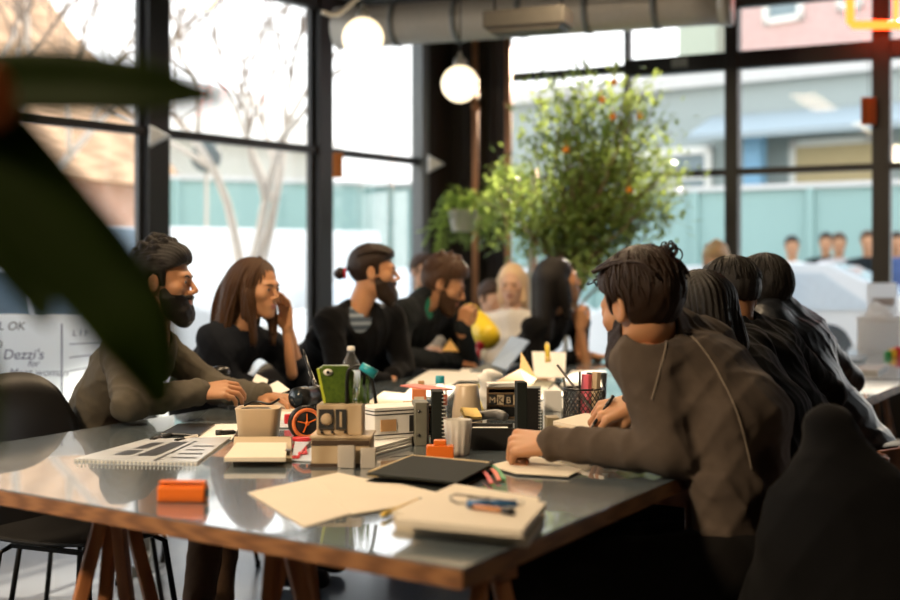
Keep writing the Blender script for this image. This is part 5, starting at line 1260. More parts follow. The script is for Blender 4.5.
# big black notebook, ribbons, paper under the fist
px = [(366, 474), (457, 483), (493, 464), (412, 456)]
t = empty('notebook', cen(quad(px)), 'large black notebook closed in the middle of the table', 'notebook')
slab('pages', [(368, 473.5), (455, 482), (490, 464), (412, 457)], Z+.003, Z+.015, mat('gilt_pages', (.45, .33, .16), .6), parent=t, lift=TZ+.01)
slab('cover', px, Z+.015, Z+.019, M_DKB, parent=t, bevel=.001, lift=TZ+.018); slab('back_cover', px, Z, Z+.003, M_DKB, parent=t, lift=TZ+.018)
for k, (pts, m_, lab) in enumerate((([(470, 470), (478, 471), (486, 477), (491, 484)], M_RED, 'red ribbon curling out by the black notebook, nearer the table corner'), ([(474, 468), (484, 469), (494, 474), (499, 481)], mat('coral_rubber', (.75, .16, .10), .5), 'coral ribbon curling out between the red and green ones'), ([(483, 467), (490, 468), (498, 473), (504, 480)], M_GRN, 'green ribbon curling out by the black notebook'))):
    m = MB(); cv = bez([PT(a, b, TZ+.004) for a, b in pts], 5)
    for i, (a, b) in enumerate(zip(cv[:-1], cv[1:])): m.bar(a+V((0, 0, .007*math.sin(PI*i/len(cv)))), b+V((0, 0, .007*math.sin(PI*(i+1)/len(cv)))), .009, .003)
    tag(m.build('ribbon', m_), lab, 'ribbon', 'coloured ribbons')
pen(PT(482, 470, TZ+.01), PT(493, 461, TZ+.012), .004, M_BLKP, M_METAL, 'dark pen pointing up at the corner of the black notebook', 'pen', 'pen')
slab('paper_sheet', [(488, 466), (532, 456), (582, 470), (568, 477), (516, 474)], Z, Z+.002, M_PAPER, 'cream sheet under the fist of the man in taupe', 'paper')
m = MB(); c = V((-.748, 4.02, .80)); 
# black travel mug
c = PT(205, 407); t = empty('travel_mug', (-.80, 4.50, TZ), 'black travel mug with a rounded lid between man and woman', 'mug'); m = MB(); m.lathe([(.030, 0), (.033, .003), (.038, .10)], n=24); m.build('mug_body', M_BLKP, t); m = MB(); m.lathe([(.039, .10), (.040, .112), (.034, .128), (.0001, .134)], n=24); m.build('lid', M_BLKP, t)
# yellow bottle near the far group
a = P(470, 313, 7.15); b = P(487, 336, 6.95); t = empty('squeeze_bottle', PT(486, 365), 'bright yellow squeeze bottle with red cap, tilted before the far guests', 'bottle')
def yb(p): return smin(rc(p, a, b, .052, .070), rc(p, a.lerp(b, .5), b, .066, .066), .02)
v, f = mesh_field(yb, np.minimum(np.array(a), np.array(b))-.1, np.maximum(np.array(a), np.array(b))+.1, .009); n = NM(); n.add(v, f); n.build('bottle_body', [mat('yellow_plastic', (.95, .68, .03), .4)], t)
m = MB(); m.tube([P(484, 338, 6.93), P(479, 348, 6.9)], [.03, .022], 14); m.build('cap', M_RED, t, world=True)
m = MB(); m.tube([P(479, 348, 6.9), P(478, 362, 6.9)], [.012, .012], 10); m.build('stem', M_RED, t, world=True)
t = empty('triangular_sign', PT(450, 366), 'small yellow folded card on the table before the cheek-resting man', 'card'); sheet('face', [P(442, 351, 6.4), P(459, 352, 6.4), P(450, 339, 6.45)], mat('amber_card', (.85, .50, .12), .5), th=.004, parent=t)
t.name = 'folded_card'
# far right of the table: tissue bin, sign card, toy, notepad, pens
c = PT(877, 350, TZ); t = empty('tissue_bin', c, 'white square bin with tissues puffing out, at the far right of the table', 'bin', rz=-.3); t.location = (2.62, 7.95, TZ)
m = MB(); m.box((0, 0, .10), (.25, .22, .20), taper=1.0); m.build('bin_body', M_GLOW, t, bevel=.015); m = MB(); m.box((0, 0, .205), (.26, .23, .012)); m.build('rim', M_GLOW, t, bevel=.004)
def tis(p):
    x, y, z = p[:, 0], p[:, 1], p[:, 2]; return smin(ell(p, (0, 0, .22), (.08, .06, .07)), ell(p, (-.02, 0, .26), (.035, .03, .05)), .02)+.006*np.sin(50*x+40*z)*np.sin(60*y)
v, f = mesh_field(tis, (-.12, -.1, .14), (.12, .1, .35), .007); n = NM(); w4 = np.array(mw_of(t)); n.add(v@w4[:3, :3].T+w4[:3, 3], f); n.build('tissue', [M_GLOW], t)
a = P(870, 345, 8.3); t = empty('menu_card', (a.x+.08, a.y, TZ), 'tall pale menu card standing behind the tissue bin', 'menu card')
m = MB(); m.box((.0, 0, .21), (.19, .012, .42), M=Matrix.Rotation(-.06, 3, 'X')); m.build('card', M_GLOW, t); m = MB(); m.box((0, -.012, .30), (.14, .004, .05)); m.build('heading', mat('grey_print', (.45, .42, .45), .6), t); m = MB(); m.box((0, .02, .01), (.12, .08, .02)); m.build('foot', M_FROST, t)
ts = []
for k, (x, m_, lab) in enumerate(((888, M_GRN, 'green toy brick at the right edge of the picture'), (893, mat('yellow_brick', (.85, .55, .05), .4), 'yellow toy brick between the red and green ones'), (898, M_RED, 'red toy brick at the right edge of the picture'))):
    c = PT(x, 357); m = MB(); m.box((c.x, c.y, TZ+.016+.006*k), (.035, .04, .03+.012*k)); m.lathe([(.008, 0), (.008, .006)], (c.x, c.y, TZ+.031+.012*k), 10); tag(m.build('toy_brick', m_, bevel=.003), lab, 'toy brick', 'toy bricks')
slab('notepad', [(843, 372), (878, 374), (888, 368), (856, 367)], Z, Z+.015, mat('grey_pad', (.32, .31, .30), .5), 'grey notepad near the right edge of the table', 'notepad')
slab('notepad', [(838, 361), (862, 362), (868, 357), (846, 356)], Z, Z+.010, M_SLATE, 'dark slate notepad behind the grey one', 'notepad')
pen(PT(852, 367, TZ+.02), PT(866, 362, TZ+.02), .007, M_BLKP, M_METAL, 'thick dark pen beyond the grey notepad', 'pen', 'pen')
pen(PT(838, 362, TZ+.008), PT(848, 351, TZ+.008), .007, M_BLKP, M_METAL, 'long dark pen lying near the glossy jacket', 'pen', 'pen')
# pepper mill knob on a low stand by the right chairs
# ------------------------------------------------------------ whiteboard with writing at left
M_BOARD = leafmat('whiteboard_face', (.84, .90, .96), (.80, .86, .92), .35, .72, (1, 1, 1))
M_INKB = mat('blue_marker_ink', (.10, .12, .24), .6); M_INKK = mat('dark_marker_ink', (.06, .06, .08), .6)
dB = 5.35
t = empty('whiteboard', (P(20, 400, dB).x, dB, 0), 'white standing board with handwriting beside the window at the left', 'whiteboard', rz=.10)
W_, H_, zt = 1.25, .78, P(0, 314, dB).z
m = MB(); m.box((0, 0, zt-H_/2), (W_, .022, H_)); m.build('board', M_BOARD, t, bevel=.004)
m = MB(); m.box((-.40, -.002, zt+.018), (.46, .022, .045)); m.build('raised_strip', M_BOARD, t, bevel=.004)
m = MB(); m.box((.17, -.0122, zt-.25), (.006, .002, .42)); m.build('ruled_line', M_INKB, t)
for s in (-.5, .5):
    m = MB(); m.bar((s, .03, zt-.1), (s, .10, 0), .03, .03); m.build('leg', M_FRAMEG, t); m = MB(); m.bar((s, .12, .02), (s, -.22, .02), .04, .04); m.build('foot', M_FRAMEG, t)
letters('XIL OK', t, (-.055, -.0125, zt-.065), .048, M_INKK, name='heading_writing', shear=.2)
letters("D", t, (-.085, -.0125, zt-.14), .05, M_INKK, name='writing')
letters("Dezzi's", t, (.015, -.0125, zt-.185), .058, M_INKB, name='writing', shear=.2)
letters("for", t, (.055, -.0125, zt-.215), .038, M_INKB, name='writing', shear=.3)
letters("Meet woman", t, (.075, -.0125, zt-.255), .045, M_INKB, name='writing', shear=.3)
letters("L I F", t, (.245, -.0125, zt-.09), .038, M_INKB, name='writing', shear=.2)
for k in range(3): m = MB(); m.bar((.20, -.0125, zt-.125-.055*k), (.34, -.0125, zt-.115-.048*k), .002, .004); m.build('underline', M_INKB, t)
for x, z, w, h in ((.44, -.17, .12, .07), (.36, -.24, .16, .09), (.30, -.34, .14, .03), (.44, -.34, .10, .03)): m = MB(); m.box((x, -.0125, zt+z), (w, .002, h)); m.build('blue_patch', mat('blue_note', (.30, .44, .60), .6), t)
# ============================================================ indoor plants
M_LEAF = leafmat('citrus_leaf', (.27, .36, .16), (.12, .20, .07), .07, .5, spec=1.0); M_LEAFD = leafmat('dark_leaf', (.035, .065, .003), (.022, .045, .002), .6, .5, spec=.12); M_FERN = leafmat('fern_leaf', (.30, .42, .14), (.16, .26, .06), .4, .5)
M_BARK = mat('bark', (.20, .13, .08), .85, bump=.4, bscale=60); M_POTC = mat('terracotta', (.50, .24, .12), .7); M_POTW = mat('white_pot', (.72, .68, .6), .35); M_FRUIT = mat('orange_fruit', (.90, .30, .02), .45, bump=.1, bscale=150)
def leaf(m, o, d, L, w, bend=.3, up=V((0, 0, 1))):
    d = d.normalized(); s = d.cross(up)
    if s.length < .05: s = V((1, 0, 0))
    s.normalize(); n = s.cross(d)
    pts = []
    for t, ww in ((0, .05), (.25, .8), (.55, 1), (.82, .55), (1, .03)):
        c = o+d*L*t-n*(-1)*0-V((0, 0, 1))*bend*L*t*t; pts += [c-s*w*ww/2+n*w*.12*ww, c, c+s*w*ww/2+n*w*.12*ww]
    m.add(pts, [(i*3+k, i*3+k+1, i*3+k+4, i*3+k+3) for i in range(4) for k in (0, 1)], True)
t0 = P(575, 280, 8.7)
t = empty('citrus_tree', (t0.x, t0.y, 0), 'large potted citrus tree with small oranges before the back windows', 'plant')
m = MB(); m.lathe([(.15, 0), (.17, .01), (.22, .40), (.235, .41), (.235, .44), (.205, .44), (.20, .40)], n=28); m.build('pot', M_POTC, t)
m = MB(); m.lathe([(.0001, .39), (.205, .40)], n=24); m.build('soil', mat('soil', (.04, .025, .015), .95, bump=.5), t)
rr = random.Random(11); m = MB(); tips = []
trunk = bez([(0, 0, .38), (.02, .0, .8), (-.02, .02, 1.15), (.0, 0, 1.45)], 6); m.tube(trunk, [.030-.012*i/len(trunk) for i in range(len(trunk))], 8)
def ins(px, py): # tree outline in its own plane
    return ((px-588)/86)**2+((py-172)/108)**2 < 1 or ((px-640)/44)**2+((py-150)/62)**2 < 1 or ((px-520)/38)**2+((py-190)/62)**2 < 1
for k in range(110):
    for _ in range(40):
        px, py = rr.uniform(478, 680), rr.uniform(66, 284)
        if ins(px, py): break
    q = P(px, py, t0.y+rr.gauss(0, .16))-V((t0.x, t0.y, 0)); s_ = trunk[rr.randrange(len(trunk)//2, len(trunk))]
    mid = s_.lerp(q, .5)+V((rr.gauss(0, .05), rr.gauss(0, .05), .08)); c = bez([s_, mid, q], 5); m.tube(c, [.010*(1-.8*i/len(c)) for i in range(len(c))], 5); tips += [(c[j], (q-s_).normalized()) for j in range(4, len(c))]
m.build('trunk', M_BARK, t)
m = MB()
for k in range(6600):
    p, d = tips[rr.randrange(len(tips))]; o = p+V((rr.gauss(0, .075), rr.gauss(0, .075), rr.gauss(0, .07)))
    leaf(m, o, d+V((rr.gauss(0, .8), rr.gauss(0, .8), rr.gauss(-.1, .6))), rr.uniform(.05, .10), rr.uniform(.024, .042), rr.uniform(0, .5))
m.build('foliage', M_LEAF, t)
for px, py in ((614, 82), (613, 117), (640, 117), (602, 100), (566, 150), (630, 190)):
    q = P(px, py, t0.y-.22)-V((t0.x, t0.y, 0)); m = MB(); m.ball(q, .024, 12); m.tube([q+V((0, 0, .02)), q+V((0, .1, .08))], .003, 5); m.build('fruit', M_FRUIT, t)
def fern(loc, z0, label, potm, n=38, L=.42, hang=True, seed=1, pot=True, name='fern', ceil=True):
    r = random.Random(seed); t = empty(name, (loc.x, loc.y, z0), label, 'plant')
    m = MB(); m.lathe([(.07, -.14), (.08, -.135), (.105, .0), (.11, .0), (.11, .015), (.095, .015), (.09, -.02)], n=24); m.build('pot', potm, t)
    m = MB()
    for k in range(n):
        a = r.random()*2*PI; l_ = L*r.uniform(.5, 1); dr = V((math.cos(a), math.sin(a), 0)); c = bez([V((0, 0, 0)), dr*l_*.4+V((0, 0, .14*r.random()+.05)), dr*l_*.8+V((0, 0, -.02-.1*r.random())), dr*l_+V((0, 0, -.22*r.random()-.06))], 4)
        m.tube(c, .002, 4)
        for i in range(2, len(c)):
            for s in (-1, 1): leaf(m, c[i], (c[i]-c[i-1]).normalized()*.5+V((-dr.y, dr.x, 0))*s, .055*(1.1-i/len(c)*.6), .017, .2)
    m.build('fronds', M_FERN, t)
    if hang:
        m = MB()
        for k in range(3): a = k*2.09; m.tube([(.105*math.cos(a), .105*math.sin(a), 0), (0, 0, .30)], .002, 4)
        m.tube([(0, 0, .30), (0, 0, CZ-z0)], .002, 4); m.build('hanging_cord', M_CORD, t)
    return t
p = P(463, 212, 9.4); fern(p, p.z, 'feathery hanging fern in front of the dark corner wall', M_POTW, 40, .34, seed=2)
p = P(512, 190, 9.7); fern(p, p.z, 'leafy hanging plant between dark corner and citrus tree', M_POTC, 46, .34, seed=3)
# white easel frame leaning behind the tree
t = empty('step_ladder', (P(540, 300, 9.35).x, 9.35, 0), 'white folded step ladder leaning near the corner behind the plants', 'ladder')
m = MB(); a, b = P(528, 200, 9.35), P(548, 182, 9.4)
for dx in (0, .28):
    m = MB(); m.bar((dx-.12, 9.35-9.35, 0), (dx-.03, .22, 2.0), .035, .02); m.build('rail', M_POTW, t)
for k in range(6): m = MB(); m.bar((-.11+.015*k, .02+.035*k, .28+.3*k), (.17+.015*k, .02+.035*k, .28+.3*k), .06, .02); m.build('rung', M_POTW, t)
# ------------------------------------------------------------ the big blurred plant by the camera
def bigleaf(m, pts, ws, n, fold=.18):
    c = bez(pts, 8); N = len(c); wv = [float(np.interp(i/(N-1), [k/(len(ws)-1) for k in range(len(ws))], ws)) for i in range(N)]; vs = []
    for th in (0, 1):
        for i, p in enumerate(c):
            d = (c[min(i+1, N-1)]-c[max(i-1, 0)]).normalized(); s = d.cross(V(n)).normalized(); nn = s.cross(d)
            for u in (-1, -.5, 0, .5, 1): vs.append(p+s*wv[i]*u/2+nn*(wv[i]*fold*(u*u)+.0012*th))
    L_ = N*5; fs = []
    for i in range(N-1):
        for k in range(4): a = i*5+k; fs += [(a, a+1, a+6, a+5), (L_+a+5, L_+a+6, L_+a+1, L_+a)]
        fs += [(i*5, i*5+5, L_+i*5+5, L_+i*5), (i*5+9, i*5+4, L_+i*5+4, L_+i*5+9)]
    m.add(vs, fs, True)
dP = 1.0
root = V((-.47, 1.02, 0))
t = empty('rubber_plant', root, 'big dark leaved potted plant right beside us, only blurred leaves showing', 'plant')
m = MB(); m.lathe([(.11, 0), (.12, .01), (.15, .28), (.16, .28), (.16, .31), (.14, .31), (.135, .27), (.0001, .27)], n=28); m.build('pot', M_POTC, t)
m = MB(); st = bez([(0, 0, .27), (.01, 0, .7), (.02, -.0, 1.05), (.04, 0, 1.42)], 6); m.tube(st, [.012-.006*i/len(st) for i in range(len(st))], 8); m.build('stem', M_BARK, t)
nz = (0, -1, .15)
LV = [([P(-90, 120, 1.02), P(-30, 88, 1.0), P(60, 85, .97), P(145, 91, .94), P(232, 99, .92)], [.035, .050, .052, .044, .003], nz),
      ([P(-80, 90, 1.02), P(-15, 150, 1.0), P(45, 215, .98), P(100, 276, .96), P(140, 335, .94), P(164, 408, .93)], [.04, .085, .078, .070, .062, .012], nz),
      ([P(-70, 90, 1.05), P(-10, 170, 1.04), P(26, 245, 1.01), P(48, 328, .98)], [.07, .095, .072, .001], nz),
      ([P(-100, 220, 1.1), P(-60, 300, 1.05), P(-30, 370, .98), P(-14, 420, .95), P(-2, 455, .93)], [.03, .07, .055, .035, .001], nz),
      ([P(-110, 250, 1.1), P(-150, 320, 1.15), P(-200, 360, 1.2), P(-260, 420, 1.22)], [.03, .08, .06, .002], nz),
      ([P(-110, 40, 1.1), P(-150, 0, 1.15), P(-200, -30, 1.2), P(-260, -20, 1.22)], [.03, .08, .06, .002], nz)]
for pts, ws, nn in LV:
    m = MB(); bigleaf(m, pts, ws, nn); m.build('leaf', M_LEAFD, t, world=True)
    m = MB(); a = pts[0]; zz = min(max(a.z, .9), 1.4); m.tube([V((root.x+.03, root.y, zz-.12)), a], .004, 6); m.build('petiole', M_BARK, t, world=True)
m = MB(); q = P(-8, 98, .95); m.ball(q, .017, 14, sc=(1, 1, 1.5)); m.build('orange_bud', mat('dark_orange_bud', (.45, .10, .01), .6), t, world=True)
m = MB(); m.tube([q, P(-90, 110, 1.05)], .003, 6); m.build('bud_stalk', M_BARK, t, world=True)

# ============================================================ people farther back in the room
def far_person(label, px, py, d, seat=True, face=(0, -1, 0), top=C_WHT, hm=H_BLK, sk=K_PALE, long=False, q=2.0, group=None, hsz=1.0, base=None, legm=C_LEG):
    H = P(px, py, d); f = V(face).normalized(); s = f.cross(V((0, 0, 1))).normalized(); z0 = base or 0
    c7 = H+V((0, 0, -.20))-f*.03; pel = V((c7.x, c7.y, (.52 if seat else .93)+z0))-f*(.03)
    el = .26; S = dict(c7=c7, pelvis=pel, side=s, shR=c7+s*.18+V((0, 0, -.05)), shL=c7-s*.18+V((0, 0, -.05)), face=f, head=H, hs=hsz, skin=sk, hairmat=hm, topmat=top, legmat=legm, q=q, eyes=d < 8, fold=.004,
        hair=hair_long([((-.04, -.07, 0), (-.05, -.09, -.2), .055, .035), ((.04, -.07, 0), (.05, -.09, -.2), .055, .035)]) if long else hair_short(1.2, 0 if hm is not H_BLD else 260), hairbox=((-.16, -.2, -.32), (.16, .15, .17)) if long else ((-.13, -.16, -.10), (.13, .15, .18)))
    for k, sg in (('R', 1), ('L', -1)):
        sh = S['sh'+k]
        if seat: S['el'+k] = sh+V((0, 0, -.24))+s*sg*.05+f*.08; S['wr'+k] = S['el'+k]+f*.22-s*sg*.06+V((0, 0, -.01)); S['knee'+k] = pel+f*.44+s*sg*.10+V((0, 0, -.04)); S['hand'+k] = (tuple(f), (0, 0, 1), dict(curl=(.4, .6, .4), thumb=.4, fore=.055))
        else: S['el'+k] = sh+V((0, 0, -.29))+s*sg*.05; S['wr'+k] = S['el'+k]+V((0, 0, -.25))+f*.05; S['knee'+k] = pel+s*sg*.10+V((0, 0, -.46))+f*.02; S['foot'+k] = tuple(pel+s*sg*.11+V((0, 0, .07-.93))); S['hand'+k] = ((0, 0, -1), tuple(s*sg), dict(curl=(.3, .4, .3), thumb=.3, fore=.055))
    return person(label, S, group)
far_person('blond woman in white seated behind the man resting his cheek, near the plants', 512, 284, 7.9, face=(-.2, -1, -.15), top=C_WHT, hm=H_BLD, long=True, q=1.8)
far_person('person in blue seated just left of the blond woman in white', 492, 300, 8.6, face=(.5, -.8, -.2), top=C_BLU, hm=H_BRN, q=1.9)
far_person('person of whom only a brown-haired head shows above the dark corner table', 424, 272, 8.9, face=(.6, -.8, 0), top=C_WHT, hm=H_BRN, q=1.9)
far_person('blond curly person mostly hidden behind the man with the faded haircut', 716, 264, 9.15, face=(-.3, -.9, -.2), top=C_WHT, hm=H_BLD, q=1.8, hsz=1.1)
for (x, y, rz, lab) in ((P(512, 300, 8.0).x, 8.0, PI, 'black shell chair under the blond woman in white'), (P(492, 300, 8.7).x-.02, 8.7, face_rz(.5, -.8), 'black shell chair under the person in blue'), (P(424, 300, 9.0).x, 9.0, face_rz(.6, -.8), 'black shell chair below the brown-haired head in the corner'), (P(716, 300, 9.2).x, 9.2, face_rz(-.3, -.9), 'black shell chair under the hidden blond person')):
    shell_chair((x, y), rz, lab, back_h=.30)

# ============================================================ the street outside
M_GND = mat('asphalt', (.62, .61, .58), .8, bump=.1); M_TEALW = mat('teal_hoarding', (.27, .40, .37), .7, var=.06, vscale=.6); M_BRK = mat('pink_brick', (.62, .36, .28), .85, var=.06)
def brick(name, a, b, mortar, sc=4):
    m = mat(name, a, .85); nt = m.node_tree; bs = nt.nodes['Principled BSDF']; tc = [x for x in nt.nodes if x.type == 'TEX_COORD'][0]
    br = _n(nt, 'ShaderNodeTexBrick'); br.inputs['Color1'].default_value = (*a, 1); br.inputs['Color2'].default_value = (*b, 1); br.inputs['Mortar'].default_value = (*mortar, 1); br.inputs['Scale'].default_value = sc; br.inputs['Mortar Size'].default_value = .012
    mp = _n(nt, 'ShaderNodeMapping'); mp.inputs['Rotation'].default_value = (PI/2, 0, 0); nt.links.new(tc.outputs['Object'], mp.inputs['Vector'])
    nt.links.new(mp.outputs['Vector'], br.inputs['Vector']); nt.links.new(br.outputs['Color'], bs.inputs['Base Color']); return m
M_BR1 = brick('rose_brick', (.50, .27, .20), (.55, .32, .25), (.55, .46, .40)); M_BR2 = brick('pale_brick', (.52, .33, .30), (.56, .38, .35), (.55, .47, .44))
M_SHING = mat('cedar_shingle', (.42, .25, .14), .85, col2=(.22, .12, .06), vscale=7, wood=True, stretch=(.15, .15, 4)); M_HOUSE = mat('pale_siding', (.48, .47, .43), .8, var=.04); M_GREYB = mat('grey_shopfront', (.34, .38, .36), .7); M_GLD = mat('dark_window', (.20, .26, .28), .15); M_CURB = mat('pale_curb', (.6, .58, .55), .8)
m = MB(); m.box((0, 26, -.22), (90, 62, .10)); S_(m.build('ground', M_GND))
# a frame whose local x runs along a wall line seen outside
def building(name, label, p0, p1, h, depth, m_, roof=None, wins=(), sill=True, extra=None, gable=0, overhang=.3):
    p0, p1 = V(p0), V(p1); L = (p1-p0).length; a = math.atan2(p1.y-p0.y, p1.x-p0.x)
    t = empty(name, (p0.x, p0.y, -.17), label, 'building', rz=a)
    m = MB(); m.box((L/2, depth/2, h/2), (L, depth, h)); m.build('walls', m_, t)
    if roof:
        m = MB()
        if gable:
            m.add([(-overhang, -overhang, h), (L+overhang, -overhang, h), (L+overhang, depth+overhang, h), (-overhang, depth+overhang, h), (-overhang, depth/2, h+gable), (L+overhang, depth/2, h+gable)], [(0, 1, 5, 4), (2, 3, 4, 5), (0, 4, 3), (1, 2, 5), (3, 2, 1, 0)])
        else: m.box((L/2, depth/2, h+.12), (L+.3, depth+.3, .24))
        m.build('roof', roof, t)
    for (x, z, w, hh) in wins:
        m = MB()
        for s in (-1, 1): m.box((x+s*w/2, -.03, z), (.12, .10, hh+.12)); m.box((x, -.03, z+s*hh/2), (w+.12, .10, .12))
        m.box((x, -.02, z), (w, .05, .06)); f_ = m.build('window_frame', M_WHT, t)
        m = MB(); m.box((x, .01, z), (w, .06, hh)); m.build('pane', M_GLD, f_)
    return t
def G(px, d): return V(((px-450)*d/F, d, 0))
def zof(py, d): return CAMZ-(py-HY)*d/F+.17
# brick house with shingled upper storey at left
ph0, ph1 = G(-140, 19), G(150, 24); bh = building('brick_house', 'rose brick house with brown shingled upper storey outside the left window', ph0, ph1, 3.1, 7, M_BR1, M_SHING, [(6.1, 2.25, .75, .85), (3.4, 2.25, .75, .85)], gable=4.2, overhang=.5)
pale = building('pale_house', 'pale two storey house behind the bare tree', G(168, 26), G(330, 29), 4.3, 6, M_HOUSE, mat('grey_slate_roof', (.45, .44, .42), .8), [(.8, 1.6, .7, 1.1), (2.1, 1.6, .7, 1.1), (3.2, 1.6, .6, 1.1)], gable=1.6)
m = MB(); p = G(122, 21.5); q = G(150, 22); m.bar((p.x, p.y, 1.3), (q.x, q.y, 1.3), .1, 1.2); tag(m.build('garage_sign', M_WHT), 'blank white board on the street beside the brick house', 'board')
# long teal hoarding across the street
for k, (a, b, h, lab) in enumerate(((G(150, 20), G(462, 22), 2.95, 'teal hoarding seen through the left windows behind the bare tree'), (G(470, 20), G(1150, 15.5), 2.62, 'long teal wall across the street outside the back windows'))):
    t = empty('hoarding', (a.x, a.y, -.17), lab, 'hoarding', rz=math.atan2(b.y-a.y, b.x-a.x)); L = (b-a).length
    m = MB(); m.box((L/2, .05, h/2), (L, .10, h)); m.build('panels', M_TEALW, t); m = MB(); m.box((L/2, .02, h+.03), (L, .16, .07)); m.build('coping', M_CURB, t)
    for j in range(int(L/1.6)): m = MB(); m.box((.4+j*1.6, -.03, h/2), (.09, .06, h)); m.build('batten', M_TEALW, t)
sh = building('shop_building', 'grey green shopfront with awning above the teal wall outside', G(500, 24), G(1000, 19), 4.6, 2.4, M_GREYB, M_CURB, [(3.4, 3.1, 1.5, .9), (6.2, 3.1, 1.2, .9), (8.6, 3.1, 1.2, .9)])
m = MB(); m.add([(4.2, -.02, 4.1), (9.2, -.02, 4.1), (9.2, -1.0, 3.7), (4.2, -1.0, 3.7), (4.2, -.02, 4.0), (9.2, -.02, 4.0), (9.2, -1.0, 3.6), (4.2, -1.0, 3.6)], [(0, 3, 2, 1), (4, 5, 6, 7), (3, 7, 6, 2), (0, 4, 7, 3), (1, 2, 6, 5), (0, 1, 5, 4)]); m.build('awning', mat('blue_grey_awning', (.32, .37, .39), .7), sh)
for x in (5.1,): m = MB(); m.box((x, -.4, 1.9), (.28, .28, 3.8)); m.build('pillar', mat('blue_pillar', (.22, .42, .60), .6), sh)
for x, z, w, h, c in ((6.3, 3.2, 1.3, .6, (.55, .42, .22)), (8.2, 2.9, 1.5, .5, (.6, .5, .4)), (3.0, 3.0, 1.2, .8, (.5, .5, .42))): m = MB(); m.box((x, -.06, z), (w, .05, h)); m.build('shop_panel', mat('panel_tone', c, .6), sh)
br = building('brick_block', 'tall pink brick block behind the shopfront outside the top right window', G(722, 28), G(1250, 21), 9.5, 5, M_BR2, M_CURB, [(3.0, 7.3, .45, .9), (1.5, 7.3, .8, 1.0), (6.0, 7.3, .8, 1.0)])
m = MB(); m.box((-.4, -.1, 4.5), (1.0, .5, 9.0)); m.build('stone_pier', mat('mossy_stone', (.38, .42, .34), .85, bump=.3, bscale=12), br)
# bare street tree
M_TWIG = mat('brown_twigs', (.22, .16, .12), .9); M_TRK = mat('pale_bark', (.50, .43, .36), .9, bump=.3, bscale=25)
def bare_tree(base, h, label, seed, forks, lean=V((0, 0, 0)), r0=.09):
    r = random.Random(seed); t = empty('bare_tree', (base.x, base.y, -.17), label, 'tree'); trunk = MB(); twigs = MB()
    def grow(p, d, L, rad, lv, mb):
        n_ = 5; pts = [p]; dd = d.copy()
        for i in range(n_): dd = (dd+V((r.gauss(0, .12), r.gauss(0, .12), .04))).normalized(); pts.append(pts[-1]+dd*L/n_)
        mb.tube(pts, [rad*(1-.4*i/n_) for i in range(n_+1)], 7 if lv < 2 else 4)
        if lv >= 5: return
        for k in range(3 if lv < 3 else 2):
            a = r.uniform(.3, .75); ax = V((r.gauss(0, 1), r.gauss(0, 1), r.gauss(0, .4))).normalized(); nd = (dd+ax*a).normalized(); nd.z = abs(nd.z)*.7+.15
            grow(pts[-1-(k if k < 3 else 0)], nd.normalized(), L*r.uniform(.62, .85), rad*.58, lv+1, trunk if lv < 1 else twigs)
    grow(V((0, 0, 0)), (V((0, 0, 1))+lean).normalized(), forks, r0, 9, trunk)
    top = trunk.v[-1]; c = V((0, 0, 1)).normalized()
    for k, (dx, dy) in enumerate(((-.42, .1), (.02, -.1), (.40, .05))):
        grow(V((lean.x*forks*.5, 0, forks*.93)), V((dx, dy, 1)).normalized(), h*.30, r0*.62, 0, trunk)
    trunk.build('trunk', M_TRK, t); twigs.build('branches', M_TWIG, t); return t
bare_tree(V((-2.0, 12.93, 0)), 5.6, 'bare pale-barked street tree outside the middle left window', 3, 1.25)
bare_tree(G(20, 16.5), 6.2, 'bare dark tree in front of the brick house', 8, 2.2, r0=.11)
# round street sign
c = G(206, 14.5); t = empty('street_sign', (c.x, c.y, -.17), 'round dark street sign seen from behind, on a thin pole outside', 'street sign'); zc = zof(157, 14.5)
m = MB(); m.lathe([(.165, -.012), (.172, 0), (.165, .012)], (0, 0, zc), 32, M=R3); m.build('disc', mat('sign_back', (.10, .12, .12), .5), t); m = MB(); m.tube([(0, .03, 0), (0, .03, zc+.1)], .022, 8); m.build('pole', M_TRK, t)
